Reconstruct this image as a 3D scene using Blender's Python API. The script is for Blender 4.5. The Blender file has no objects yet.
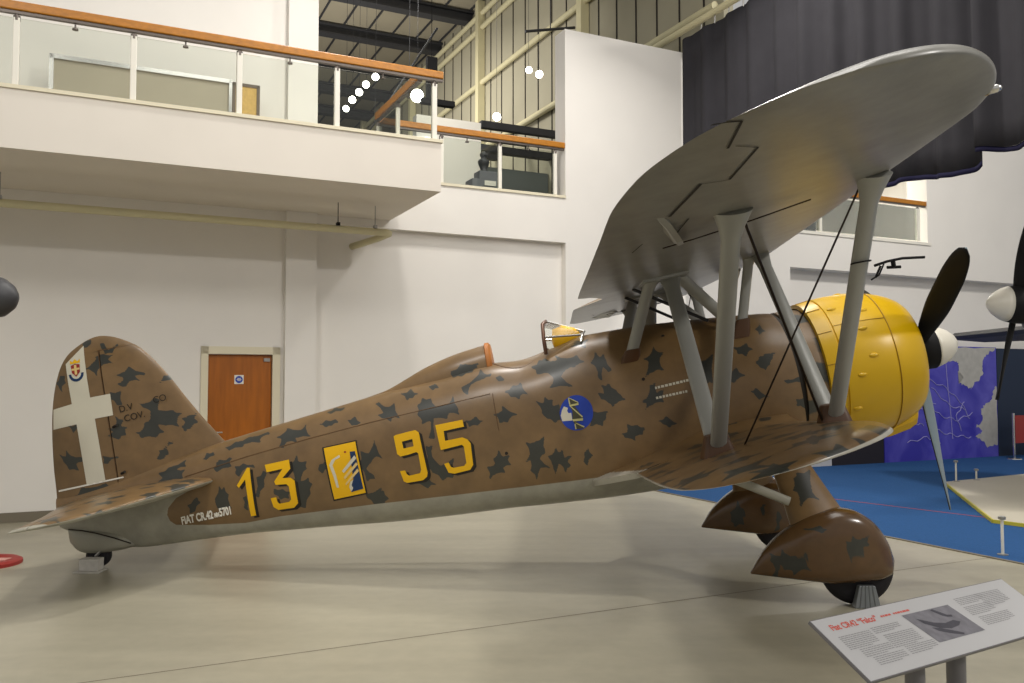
import bpy, bmesh, math, random
import numpy as np
from mathutils import Vector, Matrix
sc = bpy.context.scene
COL = sc.collection
# ------------------------------------------------------------------ camera, world, lights, exposure
PITCH = .0463
cam = bpy.data.objects.new('camera', bpy.data.cameras.new('camera'))
COL.objects.link(cam)
cam.data.sensor_width = 36.0
cam.data.lens = 853.0 / 1024 * 36.0
cam.data.clip_start = .05
cam.data.clip_end = 200
cam.location = (0, 0, 1.70)
cam.rotation_euler = (math.pi / 2 + PITCH, 0, 0)
sc.camera = cam
sc.view_settings.view_transform = 'Standard'
sc.view_settings.look = 'None'
sc.view_settings.gamma = 1.0
sc.view_settings.use_curve_mapping = False
sc.view_settings.exposure = 0.0
wd = bpy.data.worlds.new('hall_air')
sc.world = wd
wd.use_nodes = True
wd.node_tree.nodes['Background'].inputs[0].default_value = (1.0, .98, .95, 1)
wd.node_tree.nodes['Background'].inputs[1].default_value = .43
# room axes: u runs along the back wall (to the right, receding), v runs towards the wall
RA = math.radians(25.5)
DU = Vector((math.cos(RA), math.sin(RA), 0))
DV = Vector((-math.sin(RA), math.cos(RA), 0))
def R(u, v, z=0.0):
    return DU * u + DV * v + Vector((0, 0, z))
def lamp(name, loc, target, power, size, col=(1, .96, .91), kind='AREA', size_y=None):
    l = bpy.data.lights.new(name, kind)
    l.energy = power
    l.color = col
    if kind == 'AREA':
        l.size = size
        if size_y:
            l.shape = 'RECTANGLE'
            l.size_y = size_y
    else:
        l.shadow_soft_size = size
    o = bpy.data.objects.new(name, l)
    COL.objects.link(o)
    o.location = loc
    o.rotation_euler = (Vector(target) - Vector(loc)).to_track_quat('-Z', 'Y').to_euler()
    return o
lamp('hall_spotlight', R(8.3, -4.2, 8.6), R(2.5, 8, 1.5), 400, .7)
lamp('hall_spotlight', R(-3, 1.5, 8.8), R(1, 8, 1), 230, 1.2)
lamp('hall_spotlight', R(3.0, 8.6, 9.2), R(2.5, 6.5, 0), 230, .5)
lamp('hall_spotlight', R(7.2, 9.5, 8.6), R(4.5, 5, 0), 230, .5)
lamp('ceiling_fluorescent', R(3.5, 3.5, 9.5), R(3.5, 4.0, 0), 370, 6.0, (1, .97, .92), 'AREA', 5.0)
lamp('mural_spotlight', R(13, 6, 8.5), R(14.5, 12.3, 2.2), 330, .8)
lamp('far_hall_uplight', R(4.5, 22, 6.5), R(5.5, 23, 12), 330, 2.5)
lamp('far_hall_lamp', R(5, 20, 10.5), R(6, 22, 3), 420, 2.0)
lamp('far_hall_lamp', R(6.0, 15.5, 9.8), R(8, 22, 8), 90, 1.0)
lamp('partition_fill_light', R(5.4, 13.1, 7.4), R(5.5, 14.5, 5.5), 20, .4)  # added fill light without a fixture, brightens the white partition
lamp('upper_room_lamp', R(14.3, 14.6, 7.1), R(14.3, 14.8, 4), 100, 1.5)

# ------------------------------------------------------------------ materials
def rgb(r, g, b):
    f = lambda c: (c / 12.92 if c <= .04045 else ((c + .055) / 1.055) ** 2.4)
    return (f(r / 255), f(g / 255), f(b / 255), 1)
def mat(name, col, rough=.6, metal=0.0, spec=.4, noise=0.0, nscale=6.0, bump=0.0, bscale=40, emit=None, estr=0, stretch=None, coat=0.0):
    m = bpy.data.materials.new(name)
    m.use_nodes = True
    nt = m.node_tree
    b = nt.nodes['Principled BSDF']
    b.inputs['Base Color'].default_value = col
    b.inputs['Roughness'].default_value = rough
    b.inputs['Metallic'].default_value = metal
    b.inputs['Specular IOR Level'].default_value = spec
    if coat:
        b.inputs['Coat Weight'].default_value = coat
        b.inputs['Coat Roughness'].default_value = .15
    if emit:
        b.inputs['Emission Color'].default_value = emit
        b.inputs['Emission Strength'].default_value = estr
    tc = nt.nodes.new('ShaderNodeTexCoord')
    src = tc.outputs['Object']
    if stretch:
        mp = nt.nodes.new('ShaderNodeMapping')
        mp.inputs['Scale'].default_value = stretch
        nt.links.new(src, mp.inputs[0])
        src = mp.outputs[0]
    if noise:
        n = nt.nodes.new('ShaderNodeTexNoise')
        n.inputs['Scale'].default_value = nscale
        n.inputs['Detail'].default_value = 6
        nt.links.new(src, n.inputs['Vector'])
        mx = nt.nodes.new('ShaderNodeMixRGB')
        mx.blend_type = 'MULTIPLY'
        mx.inputs[0].default_value = 1
        mx.inputs[1].default_value = col
        cr = nt.nodes.new('ShaderNodeMapRange')
        cr.inputs['From Min'].default_value = .3
        cr.inputs['From Max'].default_value = .7
        cr.inputs['To Min'].default_value = 1 - noise
        cr.inputs['To Max'].default_value = 1 + noise * .5
        nt.links.new(n.outputs['Fac'], cr.inputs['Value'])
        nt.links.new(cr.outputs[0], mx.inputs[2])
        nt.links.new(mx.outputs[0], b.inputs['Base Color'])
    if bump:
        n2 = nt.nodes.new('ShaderNodeTexNoise')
        n2.inputs['Scale'].default_value = bscale
        n2.inputs['Detail'].default_value = 4
        nt.links.new(src, n2.inputs['Vector'])
        bp = nt.nodes.new('ShaderNodeBump')
        bp.inputs['Strength'].default_value = bump
        bp.inputs['Distance'].default_value = .01
        nt.links.new(n2.outputs['Fac'], bp.inputs['Height'])
        nt.links.new(bp.outputs[0], b.inputs['Normal'])
    return m
BROWN = rgb(120, 94, 60)
DARK = rgb(54, 55, 49)
UNDER = rgb(160, 157, 143)
def camo_mat(name, base=BROWN, under=UNDER, rough=.36):
    """paint: attribute 'Paint' R = dark star blotches, G = grey undersurface"""
    m = mat(name, base, rough, 0, .5)
    nt = m.node_tree
    b = nt.nodes['Principled BSDF']
    b.inputs['Coat Weight'].default_value = .25
    b.inputs['Coat Roughness'].default_value = .25
    at = nt.nodes.new('ShaderNodeAttribute')
    at.attribute_name = 'Paint'
    sp = nt.nodes.new('ShaderNodeSeparateColor')
    nt.links.new(at.outputs['Color'], sp.inputs[0])
    tc = nt.nodes.new('ShaderNodeTexCoord')
    n = nt.nodes.new('ShaderNodeTexNoise')
    n.inputs['Scale'].default_value = 5.5
    n.inputs['Detail'].default_value = 8
    n.inputs['Roughness'].default_value = .6
    nt.links.new(tc.outputs['Object'], n.inputs['Vector'])
    mr = nt.nodes.new('ShaderNodeMapRange')
    mr.inputs['From Min'].default_value = .3
    mr.inputs['From Max'].default_value = .7
    mr.inputs['To Min'].default_value = .82
    mr.inputs['To Max'].default_value = 1.14
    nt.links.new(n.outputs['Fac'], mr.inputs['Value'])
    n3 = nt.nodes.new('ShaderNodeTexNoise')
    n3.inputs['Scale'].default_value = 60
    n3.inputs['Detail'].default_value = 3
    nt.links.new(tc.outputs['Object'], n3.inputs['Vector'])
    def ramp(sock, jit):
        a = nt.nodes.new('ShaderNodeMath')
        a.operation = 'MULTIPLY_ADD'
        nt.links.new(n3.outputs['Fac'], a.inputs[0])
        a.inputs[1].default_value = jit
        nt.links.new(sock, a.inputs[2])
        r = nt.nodes.new('ShaderNodeMapRange')
        r.inputs['From Min'].default_value = .30 + jit / 2
        r.inputs['From Max'].default_value = .52 + jit / 2
        nt.links.new(a.outputs[0], r.inputs['Value'])
        return r.outputs[0]
    m1 = nt.nodes.new('ShaderNodeMixRGB')
    m1.inputs[1].default_value = base
    m1.inputs[2].default_value = DARK
    nt.links.new(ramp(sp.outputs[0], .22), m1.inputs[0])
    m2 = nt.nodes.new('ShaderNodeMixRGB')
    m2.inputs[2].default_value = under
    nt.links.new(ramp(sp.outputs[1], 0), m2.inputs[0])
    nt.links.new(m1.outputs[0], m2.inputs[1])
    m3 = nt.nodes.new('ShaderNodeMixRGB')
    m3.blend_type = 'MULTIPLY'
    m3.inputs[0].default_value = 1
    nt.links.new(m2.outputs[0], m3.inputs[1])
    nt.links.new(mr.outputs[0], m3.inputs[2])
    nt.links.new(m3.outputs[0], b.inputs['Base Color'])
    bp = nt.nodes.new('ShaderNodeBump')
    bp.inputs['Strength'].default_value = .12
    bp.inputs['Distance'].default_value = .006
    n2 = nt.nodes.new('ShaderNodeTexNoise')
    n2.inputs['Scale'].default_value = 3
    n2.inputs['Detail'].default_value = 3
    nt.links.new(tc.outputs['Object'], n2.inputs['Vector'])
    nt.links.new(n2.outputs['Fac'], bp.inputs['Height'])
    nt.links.new(bp.outputs[0], b.inputs['Normal'])
    return m
def glass_mat(name, tint, refl=.12):
    m = bpy.data.materials.new(name)
    m.use_nodes = True
    nt = m.node_tree
    nt.nodes.clear()
    o = nt.nodes.new('ShaderNodeOutputMaterial')
    t = nt.nodes.new('ShaderNodeBsdfTransparent')
    t.inputs[0].default_value = tint
    g = nt.nodes.new('ShaderNodeBsdfGlossy')
    g.inputs['Roughness'].default_value = .02
    mx = nt.nodes.new('ShaderNodeMixShader')
    fr = nt.nodes.new('ShaderNodeFresnel')
    fr.inputs[0].default_value = 1.45
    ma = nt.nodes.new('ShaderNodeMath')
    ma.operation = 'MULTIPLY_ADD'
    nt.links.new(fr.outputs[0], ma.inputs[0])
    ma.inputs[1].default_value = .8
    ma.inputs[2].default_value = refl * .2
    nt.links.new(ma.outputs[0], mx.inputs[0])
    nt.links.new(t.outputs[0], mx.inputs[1])
    nt.links.new(g.outputs[0], mx.inputs[2])
    nt.links.new(mx.outputs[0], o.inputs[0])
    return m
M = {}
M['wall'] = mat('white_wall_paint', rgb(230, 226, 219), .75, 0, .3, .03, 1.2)
M['soffit'] = mat('soffit_paint', rgb(226, 219, 208), .8, 0, .3, .03, 1.5)
M['cream'] = mat('cream_paint', rgb(206, 198, 160), .5, 0, .4, .04, 3)
M['frame'] = mat('door_frame_paint', rgb(222, 214, 188), .5)
M['oak'] = mat('oak_handrail', rgb(178, 114, 20), .4, 0, .5, .2, 4, stretch=(1, 8, 8))
M['door'] = mat('door_veneer', rgb(164, 92, 12), .4, 0, .5, .2, 4, stretch=(5, 5, .6))
M['channel'] = mat('rail_channel_steel', rgb(104, 96, 90), .4, .5)
M['steel'] = mat('steel', rgb(165, 163, 158), .35, .8)
M['chrome'] = mat('polished_aluminium', rgb(215, 213, 208), .18, .95)
M['white'] = mat('white_paint', rgb(230, 226, 214), .5, 0, .4)
M['cork'] = mat('corkboard', rgb(202, 168, 100), .8, 0, .2, .15, 30)
M['board'] = mat('board_backing', rgb(168, 160, 140), .6, 0, .3, .05, 2)
M['silver'] = mat('aluminium_dope', rgb(92, 90, 81), .42, .25, .5, .10, 2.2, .05, 8)
M['strut'] = mat('strut_grey_paint', rgb(158, 158, 152), .35, .15, .5, .04, 3)
M['yellow'] = mat('cowling_yellow', rgb(206, 164, 2), .33, 0, .5, .05, 3, .04, 5)
M['black'] = mat('black_paint', rgb(20, 19, 19), .65, 0, .25)
M['bladefront'] = mat('blade_grey_blue', rgb(128, 142, 148), .4, .1)
M['spinner'] = mat('spinner_white', rgb(222, 216, 200), .3, 0, .5)
M['rubber'] = mat('tyre_rubber', rgb(28, 26, 30), .75)
M['gap'] = mat('panel_gap', rgb(38, 33, 27), .8)
M['wire'] = mat('wire_dark_steel', rgb(52, 42, 36), .4, .6)
M['footing'] = mat('footing_brown', rgb(84, 55, 30), .4, 0, .5, .1, 5)
M['brown'] = mat('brown_paint', rgb(96, 68, 38), .4, 0, .5, .1, 5)
M['greyp'] = mat('light_grey_paint', UNDER, .45, 0, .5, .06, 3)
M['leather'] = mat('tan_leather', rgb(178, 112, 52), .5, 0, .4, .15, 12)
M['num'] = mat('number_yellow', rgb(238, 184, 10), .45)
M['numblack'] = mat('number_black', rgb(32, 28, 22), .5)
M['blue'] = mat('badge_blue', rgb(36, 66, 168), .45)
M['navy'] = mat('emblem_navy', rgb(24, 52, 92), .45)
M['tan'] = mat('emblem_tan', rgb(226, 196, 128), .5)
M['red'] = mat('red_paint', rgb(150, 44, 38), .5)
M['crosswhite'] = mat('cross_white', rgb(212, 207, 188), .55, 0, .4, .05, 4)
M['carpet'] = mat('blue_carpet', rgb(46, 84, 132), .95, 0, .1, .12, 40, .3, 300)
M['curtain'] = mat('curtain_cloth', rgb(54, 53, 57), .9, 0, .15, .08, 4)
M['hem'] = mat('curtain_hem', rgb(34, 33, 56), .9, 0, .1)
M['darksteel'] = mat('dark_roof_steel', rgb(52, 52, 54), .6)
M['roof'] = mat('roof_lining', rgb(150, 142, 122), .8, 0, .3, .05, 1)
M['cladding'] = mat('grey_cladding', rgb(168, 162, 140), .75, 0, .3, .05, 1.5)
M['darkgrey'] = mat('dark_grey_panel', rgb(74, 80, 82), .7)
M['screen'] = mat('screen_panel', rgb(116, 122, 120), .7)
M['bronze'] = mat('dark_bronze', rgb(64, 66, 68), .45, .3)
M['plinth'] = mat('plinth_grey', rgb(112, 114, 118), .6)
M['lampglow'] = mat('lamp_glow', (1, 1, 1, 1), .5, emit=(1, .97, .85, 1), estr=14)
M['glass'] = glass_mat('rail_glass', (.93, .95, .92, 1), .1)
M['clear'] = glass_mat('clear_glass', (.95, .96, .93, 1), .1)
M['chock'] = mat('chock_grey_metal', rgb(128, 132, 134), .45, .3, .5, .12, 6, stretch=(8, 8, 1))
M['block'] = mat('white_block', rgb(196, 192, 184), .7, 0, .3, .12, 25)
M['navyboard'] = mat('navy_board', rgb(30, 44, 66), .7)
M['blackboard'] = mat('black_board', rgb(30, 26, 34), .7)
M['signwhite'] = mat('sign_face', rgb(192, 191, 191), .35, 0, .5)
M['signgrey'] = mat('sign_edge', rgb(112, 110, 112), .4)
M['signtext'] = mat('sign_text', rgb(146, 145, 146), .6)
M['signred'] = mat('sign_red', rgb(206, 96, 84), .6)
M['photo'] = mat('sign_photo', rgb(126, 124, 130), .5, 0, .4, .2, 30)
M['photodark'] = mat('sign_photo_dark', rgb(74, 72, 80), .5, 0, .4, .2, 30)
M['platform'] = mat('platform_top', rgb(196, 189, 170), .5, 0, .4, .05, 1)
M['edgeyellow'] = mat('platform_yellow_edge', rgb(196, 184, 62), .5)
M['darknose'] = mat('dark_aircraft_paint', rgb(60, 60, 62), .5, 0, .4, .05, 3)
M['orange'] = mat('orange_plastic', rgb(214, 96, 30), .5)

def floor_mat():
    m = mat('concrete_floor', rgb(167, 161, 141), .35, 0, .45)
    nt = m.node_tree
    b = nt.nodes['Principled BSDF']
    tc = nt.nodes.new('ShaderNodeTexCoord')
    acc = None
    for sx, sy, sc_, amt in ((1, 1, .55, .10), (.35, 2.2, 1.6, .10), (1, 1, 9, .05)):
        mp = nt.nodes.new('ShaderNodeMapping')
        mp.inputs['Scale'].default_value = (sx, sy, 1)
        mp.inputs['Rotation'].default_value = (0, 0, -.35)
        nt.links.new(tc.outputs['Object'], mp.inputs[0])
        n = nt.nodes.new('ShaderNodeTexNoise')
        n.inputs['Scale'].default_value = sc_
        n.inputs['Detail'].default_value = 7
        nt.links.new(mp.outputs[0], n.inputs['Vector'])
        r = nt.nodes.new('ShaderNodeMapRange')
        r.inputs['From Min'].default_value = .3
        r.inputs['From Max'].default_value = .7
        r.inputs['To Min'].default_value = 1 - amt
        r.inputs['To Max'].default_value = 1 + amt * .6
        nt.links.new(n.outputs['Fac'], r.inputs['Value'])
        if acc is None:
            acc = r.outputs[0]
        else:
            k = nt.nodes.new('ShaderNodeMath')
            k.operation = 'MULTIPLY'
            nt.links.new(acc, k.inputs[0])
            nt.links.new(r.outputs[0], k.inputs[1])
            acc = k.outputs[0]
    mx = nt.nodes.new('ShaderNodeMixRGB')
    mx.blend_type = 'MULTIPLY'
    mx.inputs[0].default_value = 1
    mx.inputs[1].default_value = rgb(167, 161, 141)
    nt.links.new(acc, mx.inputs[2])
    nt.links.new(mx.outputs[0], b.inputs['Base Color'])
    return m
M['floor'] = floor_mat()
M['joint'] = mat('floor_joint', rgb(120, 112, 96), .7)

def mural_mat():
    m = mat('mural_blue', rgb(62, 58, 170), .55)
    nt = m.node_tree
    b = nt.nodes['Principled BSDF']
    tc = nt.nodes.new('ShaderNodeTexCoord')
    n = nt.nodes.new('ShaderNodeTexNoise')
    n.inputs['Scale'].default_value = 1.6
    n.inputs['Detail'].default_value = 8
    n.inputs['Distortion'].default_value = .6
    nt.links.new(tc.outputs['Object'], n.inputs['Vector'])
    cr = nt.nodes.new('ShaderNodeValToRGB')
    cr.color_ramp.elements[0].position = .35
    cr.color_ramp.elements[0].color = rgb(52, 48, 160)
    cr.color_ramp.elements[1].position = .72
    cr.color_ramp.elements[1].color = rgb(96, 92, 190)
    nt.links.new(n.outputs['Fac'], cr.inputs[0])
    nt.links.new(cr.outputs[0], b.inputs['Base Color'])
    return m
M['mural'] = mural_mat()
M['muralpale'] = mat('mural_pale_patch', rgb(176, 174, 168), .6, 0, .3, .12, 8)
M['muralline'] = mat('mural_white_line', rgb(150, 146, 198), .6)

# ------------------------------------------------------------------ helpers
def tag(o, label=None, cat=None, group=None, kind=None):
    if label: o['label'] = label
    if cat: o['category'] = cat
    if group: o['group'] = group
    if kind: o['kind'] = kind
    return o
class MB:
    def __init__(s): s.v = []; s.f = []; s.m = []
    def add(s, vs, fs, mi=0):
        k = len(s.v)
        s.v += [tuple(v) for v in vs]
        s.f += [tuple(i + k for i in f) for f in fs]
        s.m += [mi] * len(fs)
        return s
    def hexa(s, p, mi=0):     # p: 8 points, bottom 4 then top 4, same winding
        return s.add(p, [(3, 2, 1, 0), (4, 5, 6, 7), (0, 1, 5, 4), (1, 2, 6, 5), (2, 3, 7, 6), (3, 0, 4, 7)], mi)
    def rbox(s, u0, u1, v0, v1, z0, z1, mi=0):
        return s.hexa([R(u0, v0, z0), R(u1, v0, z0), R(u1, v1, z0), R(u0, v1, z0), R(u0, v0, z1), R(u1, v0, z1), R(u1, v1, z1), R(u0, v1, z1)], mi)
    def box(s, x0, x1, y0, y1, z0, z1, mi=0):
        return s.hexa([(x0, y0, z0), (x1, y0, z0), (x1, y1, z0), (x0, y1, z0), (x0, y0, z1), (x1, y0, z1), (x1, y1, z1), (x0, y1, z1)], mi)
    def tube(s, a, b, r, n=12, r2=None, mi=0):
        a = Vector(a); b = Vector(b); d = (b - a).normalized()
        x = d.orthogonal().normalized(); y = d.cross(x)
        r2 = r if r2 is None else r2
        vs = [a + (x * math.cos(2 * math.pi * i / n) + y * math.sin(2 * math.pi * i / n)) * r for i in range(n)]
        vs += [b + (x * math.cos(2 * math.pi * i / n) + y * math.sin(2 * math.pi * i / n)) * r2 for i in range(n)]
        fs = [(i, (i + 1) % n, n + (i + 1) % n, n + i) for i in range(n)] + [tuple(range(n))[::-1], tuple(range(n, 2 * n))]
        return s.add(vs, fs, mi)
    def path(s, pts, r, n=8, mi=0):
        pts = [Vector(p) for p in pts]
        vs = []; x = None
        for i, p in enumerate(pts):
            d = (pts[min(i + 1, len(pts) - 1)] - pts[max(i - 1, 0)]).normalized()
            x = d.orthogonal().normalized() if x is None else (x - d * x.dot(d)).normalized()
            y = d.cross(x)
            vs += [p + (x * math.cos(2 * math.pi * k / n) + y * math.sin(2 * math.pi * k / n)) * r for k in range(n)]
        fs = []
        for i in range(len(pts) - 1):
            for k in range(n):
                fs.append((i * n + k, i * n + (k + 1) % n, (i + 1) * n + (k + 1) % n, (i + 1) * n + k))
        fs += [tuple(range(n))[::-1], tuple(range((len(pts) - 1) * n, len(pts) * n))]
        return s.add(vs, fs, mi)
    def lathe(s, base, axis, prof, n=32, mi=0, closed=True):   # prof: (t along axis, radius)
        base = Vector(base); d = Vector(axis).normalized(); x = d.orthogonal().normalized(); y = d.cross(x)
        vs = []
        for t, r in prof:
            vs += [base + d * t + (x * math.cos(2 * math.pi * i / n) + y * math.sin(2 * math.pi * i / n)) * max(r, 1e-4) for i in range(n)]
        fs = []
        for j in range(len(prof) - 1):
            for i in range(n):
                fs.append((j * n + i, j * n + (i + 1) % n, (j + 1) * n + (i + 1) % n, (j + 1) * n + i))
        if closed:
            fs += [tuple(range(n))[::-1], tuple(range((len(prof) - 1) * n, len(prof) * n))]
        return s.add(vs, fs, mi)
    def grid(s, rows, closed=False, mi=0, caps=False):
        n = len(rows[0]); k0 = len(s.v)
        vs = [p for r in rows for p in r]; fs = []
        for j in range(len(rows) - 1):
            for i in range(n if closed else n - 1):
                fs.append((j * n + i, j * n + (i + 1) % n, (j + 1) * n + (i + 1) % n, (j + 1) * n + i))
        if caps:
            fs += [tuple(range(n))[::-1], tuple(range((len(rows) - 1) * n, len(rows) * n))]
        return s.add(vs, fs, mi)
    def prism(s, poly, off, mi=0):    # poly: list of 3-D points, off: extrusion vector
        n = len(poly); off = Vector(off); p = [Vector(q) for q in poly]
        return s.add(p + [q + off for q in p], [tuple(range(n))[::-1], tuple(range(n, 2 * n))] + [(i, (i + 1) % n, n + (i + 1) % n, n + i) for i in range(n)], mi)
    def build(s, name, mats, parent=None, smooth=False, bevel=0, recenter=True, fixn=True, auto=None):
        me = bpy.data.meshes.new(name)
        vs = [Vector(v) for v in s.v]
        org = Vector((0, 0, 0))
        if recenter and parent is None:
            xs = [v.x for v in vs]; ys = [v.y for v in vs]; zs = [v.z for v in vs]
            org = Vector(((min(xs) + max(xs)) / 2, (min(ys) + max(ys)) / 2, min(zs)))
            vs = [v - org for v in vs]
        elif parent is not None:
            o_ = parent
            mtx = Matrix()
            while o_ is not None:
                mtx = Matrix.LocRotScale(o_.location, o_.rotation_euler, None) @ mtx
                o_ = o_.parent
            inv = mtx.inverted()
            vs = [inv @ v for v in vs]
        me.from_pydata([tuple(v) for v in vs], [], s.f)
        mats = mats if isinstance(mats, (list, tuple)) else [mats]
        for m in mats: me.materials.append(m)
        me.polygons.foreach_set('material_index', s.m)
        if fixn:
            bm = bmesh.new(); bm.from_mesh(me)
            bmesh.ops.recalc_face_normals(bm, faces=bm.faces)
            bm.to_mesh(me); bm.free()
        if smooth:
            for p in me.polygons: p.use_smooth = True
            if auto:
                me.set_sharp_from_angle(angle=math.radians(auto))
        o = bpy.data.objects.new(name, me)
        COL.objects.link(o)
        o.location = org
        if parent is not None: o.parent = parent
        if bevel:
            b = o.modifiers.new('bevel', 'BEVEL'); b.width = bevel; b.segments = 2; b.limit_method = 'ANGLE'
        return o
def empty(name, loc, label, cat, group=None, rz=0):
    o = bpy.data.objects.new(name, None)
    COL.objects.link(o); o.location = loc; o.rotation_euler = (0, 0, rz); o.empty_display_size = .2
    return tag(o, label, cat, group)
def struct(mb, name, m, **k):
    return tag(mb.build(name, m, **k), kind='structure')
def copy_tree(o, parent=None):
    c = o.copy(); COL.objects.link(c)
    if parent is not None: c.parent = parent
    for ch in list(o.children): copy_tree(ch, c)
    return c
def textmesh(name, body, size, frame, m, parent=None, off=.003, bold=0.0, xs=1.0):
    """frame: (origin, xdir, ydir) world; builds flat lettering as a mesh"""
    cu = bpy.data.curves.new(name, 'FONT'); cu.body = body; cu.size = size; cu.offset = bold
    to = bpy.data.objects.new(name, cu); COL.objects.link(to)
    dg = bpy.context.evaluated_depsgraph_get(); me = bpy.data.meshes.new_from_object(to.evaluated_get(dg))
    bpy.data.objects.remove(to)
    o, x, y = [Vector(q) for q in frame]; n = x.cross(y).normalized(); x = x * xs
    mb = MB(); mb.add([o + x * v.co.x + y * v.co.y + n * off for v in me.vertices], [tuple(p.vertices) for p in me.polygons])
    bpy.data.meshes.remove(me)
    return mb.build(name, m, parent, fixn=False)

from mathutils.geometry import tessellate_polygon
def flat_poly(poly, step=.03):
    """2-D polygon -> fine triangle mesh (bmesh in xy), cut so it can be wrapped on a curved skin"""
    bm = bmesh.new(); vs = [bm.verts.new((x, z, 0)) for x, z in poly]
    for t in tessellate_polygon([[Vector((x, z, 0)) for x, z in poly]]):
        try: bm.faces.new([vs[i] for i in t])
        except ValueError: pass
    xs = [q[0] for q in poly]; zs = [q[1] for q in poly]
    for nr_, k0, k1 in ((Vector((1, 0, 0)), min(xs), max(xs)), (Vector((0, 1, 0)), min(zs), max(zs))):
        for c in np.arange(k0 + step * .9, k1, step):
            bmesh.ops.bisect_plane(bm, geom=bm.verts[:] + bm.edges[:] + bm.faces[:], plane_co=nr_ * c, plane_no=nr_)
    bm.verts.index_update()
    return bm
# ================================================================== the biplane
# body axes: X aft of the spinner tip, Y towards the right wing, Z up from the thrust line
PT = Vector((3.962, 7.582, 2.042)); YAW = -.04; TH = .181
BF = Vector((math.cos(YAW) * math.cos(TH), math.sin(YAW) * math.cos(TH), math.sin(TH)))
BS = Vector((math.sin(YAW), -math.cos(YAW), 0)); BU = BF.cross(BS); BU = BU if BU.z > 0 else -BU
def B(X, Y, Z): return PT - BF * X + BS * Y + BU * Z
plane = empty('biplane', (1.2, 7.6, 0), 'brown mottled camouflage biplane with yellow engine cowling and white tail cross', 'biplane')
# fuselage profile tables over X (aft of spinner tip)
FX=[1.30,1.45,1.71,2.25,2.87,3.25,3.57,3.87,4.14,4.6,5.10,5.87,6.66,7.0,7.5,8.0,8.28]
FT=[.535,.54,.575,.625,.662,.665,.60,.55,.57,.53,.485,.40,.31,.26,.18,.11,.07]
FB=[-.66,-.69,-.72,-.77,-.80,-.79,-.77,-.75,-.73,-.71,-.68,-.61,-.545,-.53,-.51,-.36,-.20]
FW=[.60,.605,.60,.56,.52,.50,.49,.475,.465,.44,.395,.31,.215,.175,.12,.07,.035]
FM=[-.04,-.05,-.06,-.08,-.09,-.1,-.1,-.1,-.1,-.1,-.1,-.1,-.1,-.1,-.12,-.1,-.06]
FN=[2.0,2.0,2.1,2.3,2.5,2.6,2.7,2.7,2.6,2.5,2.4,2.3,2.2,2.1,2.0,2.0,2.0]
def _pch(xs,ys,x):
    xs=np.array(xs);ys=np.array(ys);h=np.diff(xs);d=np.diff(ys)/h;m=np.zeros(len(xs))
    m[0]=d[0];m[-1]=d[-1]
    for i in range(1,len(xs)-1):
        if d[i-1]*d[i]>0:
            w1=2*h[i]+h[i-1];w2=h[i]+2*h[i-1];m[i]=(w1+w2)/(w1/d[i-1]+w2/d[i])
    x=np.clip(np.asarray(x,float),xs[0],xs[-1]);i=np.clip(np.searchsorted(xs,x)-1,0,len(xs)-2)
    t=(x-xs[i])/h[i]
    return (2*t**3-3*t**2+1)*ys[i]+(t**3-2*t**2+t)*h[i]*m[i]+(-2*t**3+3*t**2)*ys[i+1]+(t**3-t**2)*h[i]*m[i+1]
def fsec(X): return tuple(_pch(FX,a,X) for a in (FT,FB,FW,FM,FN))
def fuse_y(X,Z):
    zt,zb,w,zm,n=fsec(X)
    Z=np.asarray(Z,float)
    h=np.where(Z>zm,zt-zm,zm-zb)
    q=np.clip(np.abs(Z-zm)/h,0,1)
    nn=np.where(Z>zm,n,n+.6)
    return w*(1-q**nn)**(1/nn)

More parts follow.
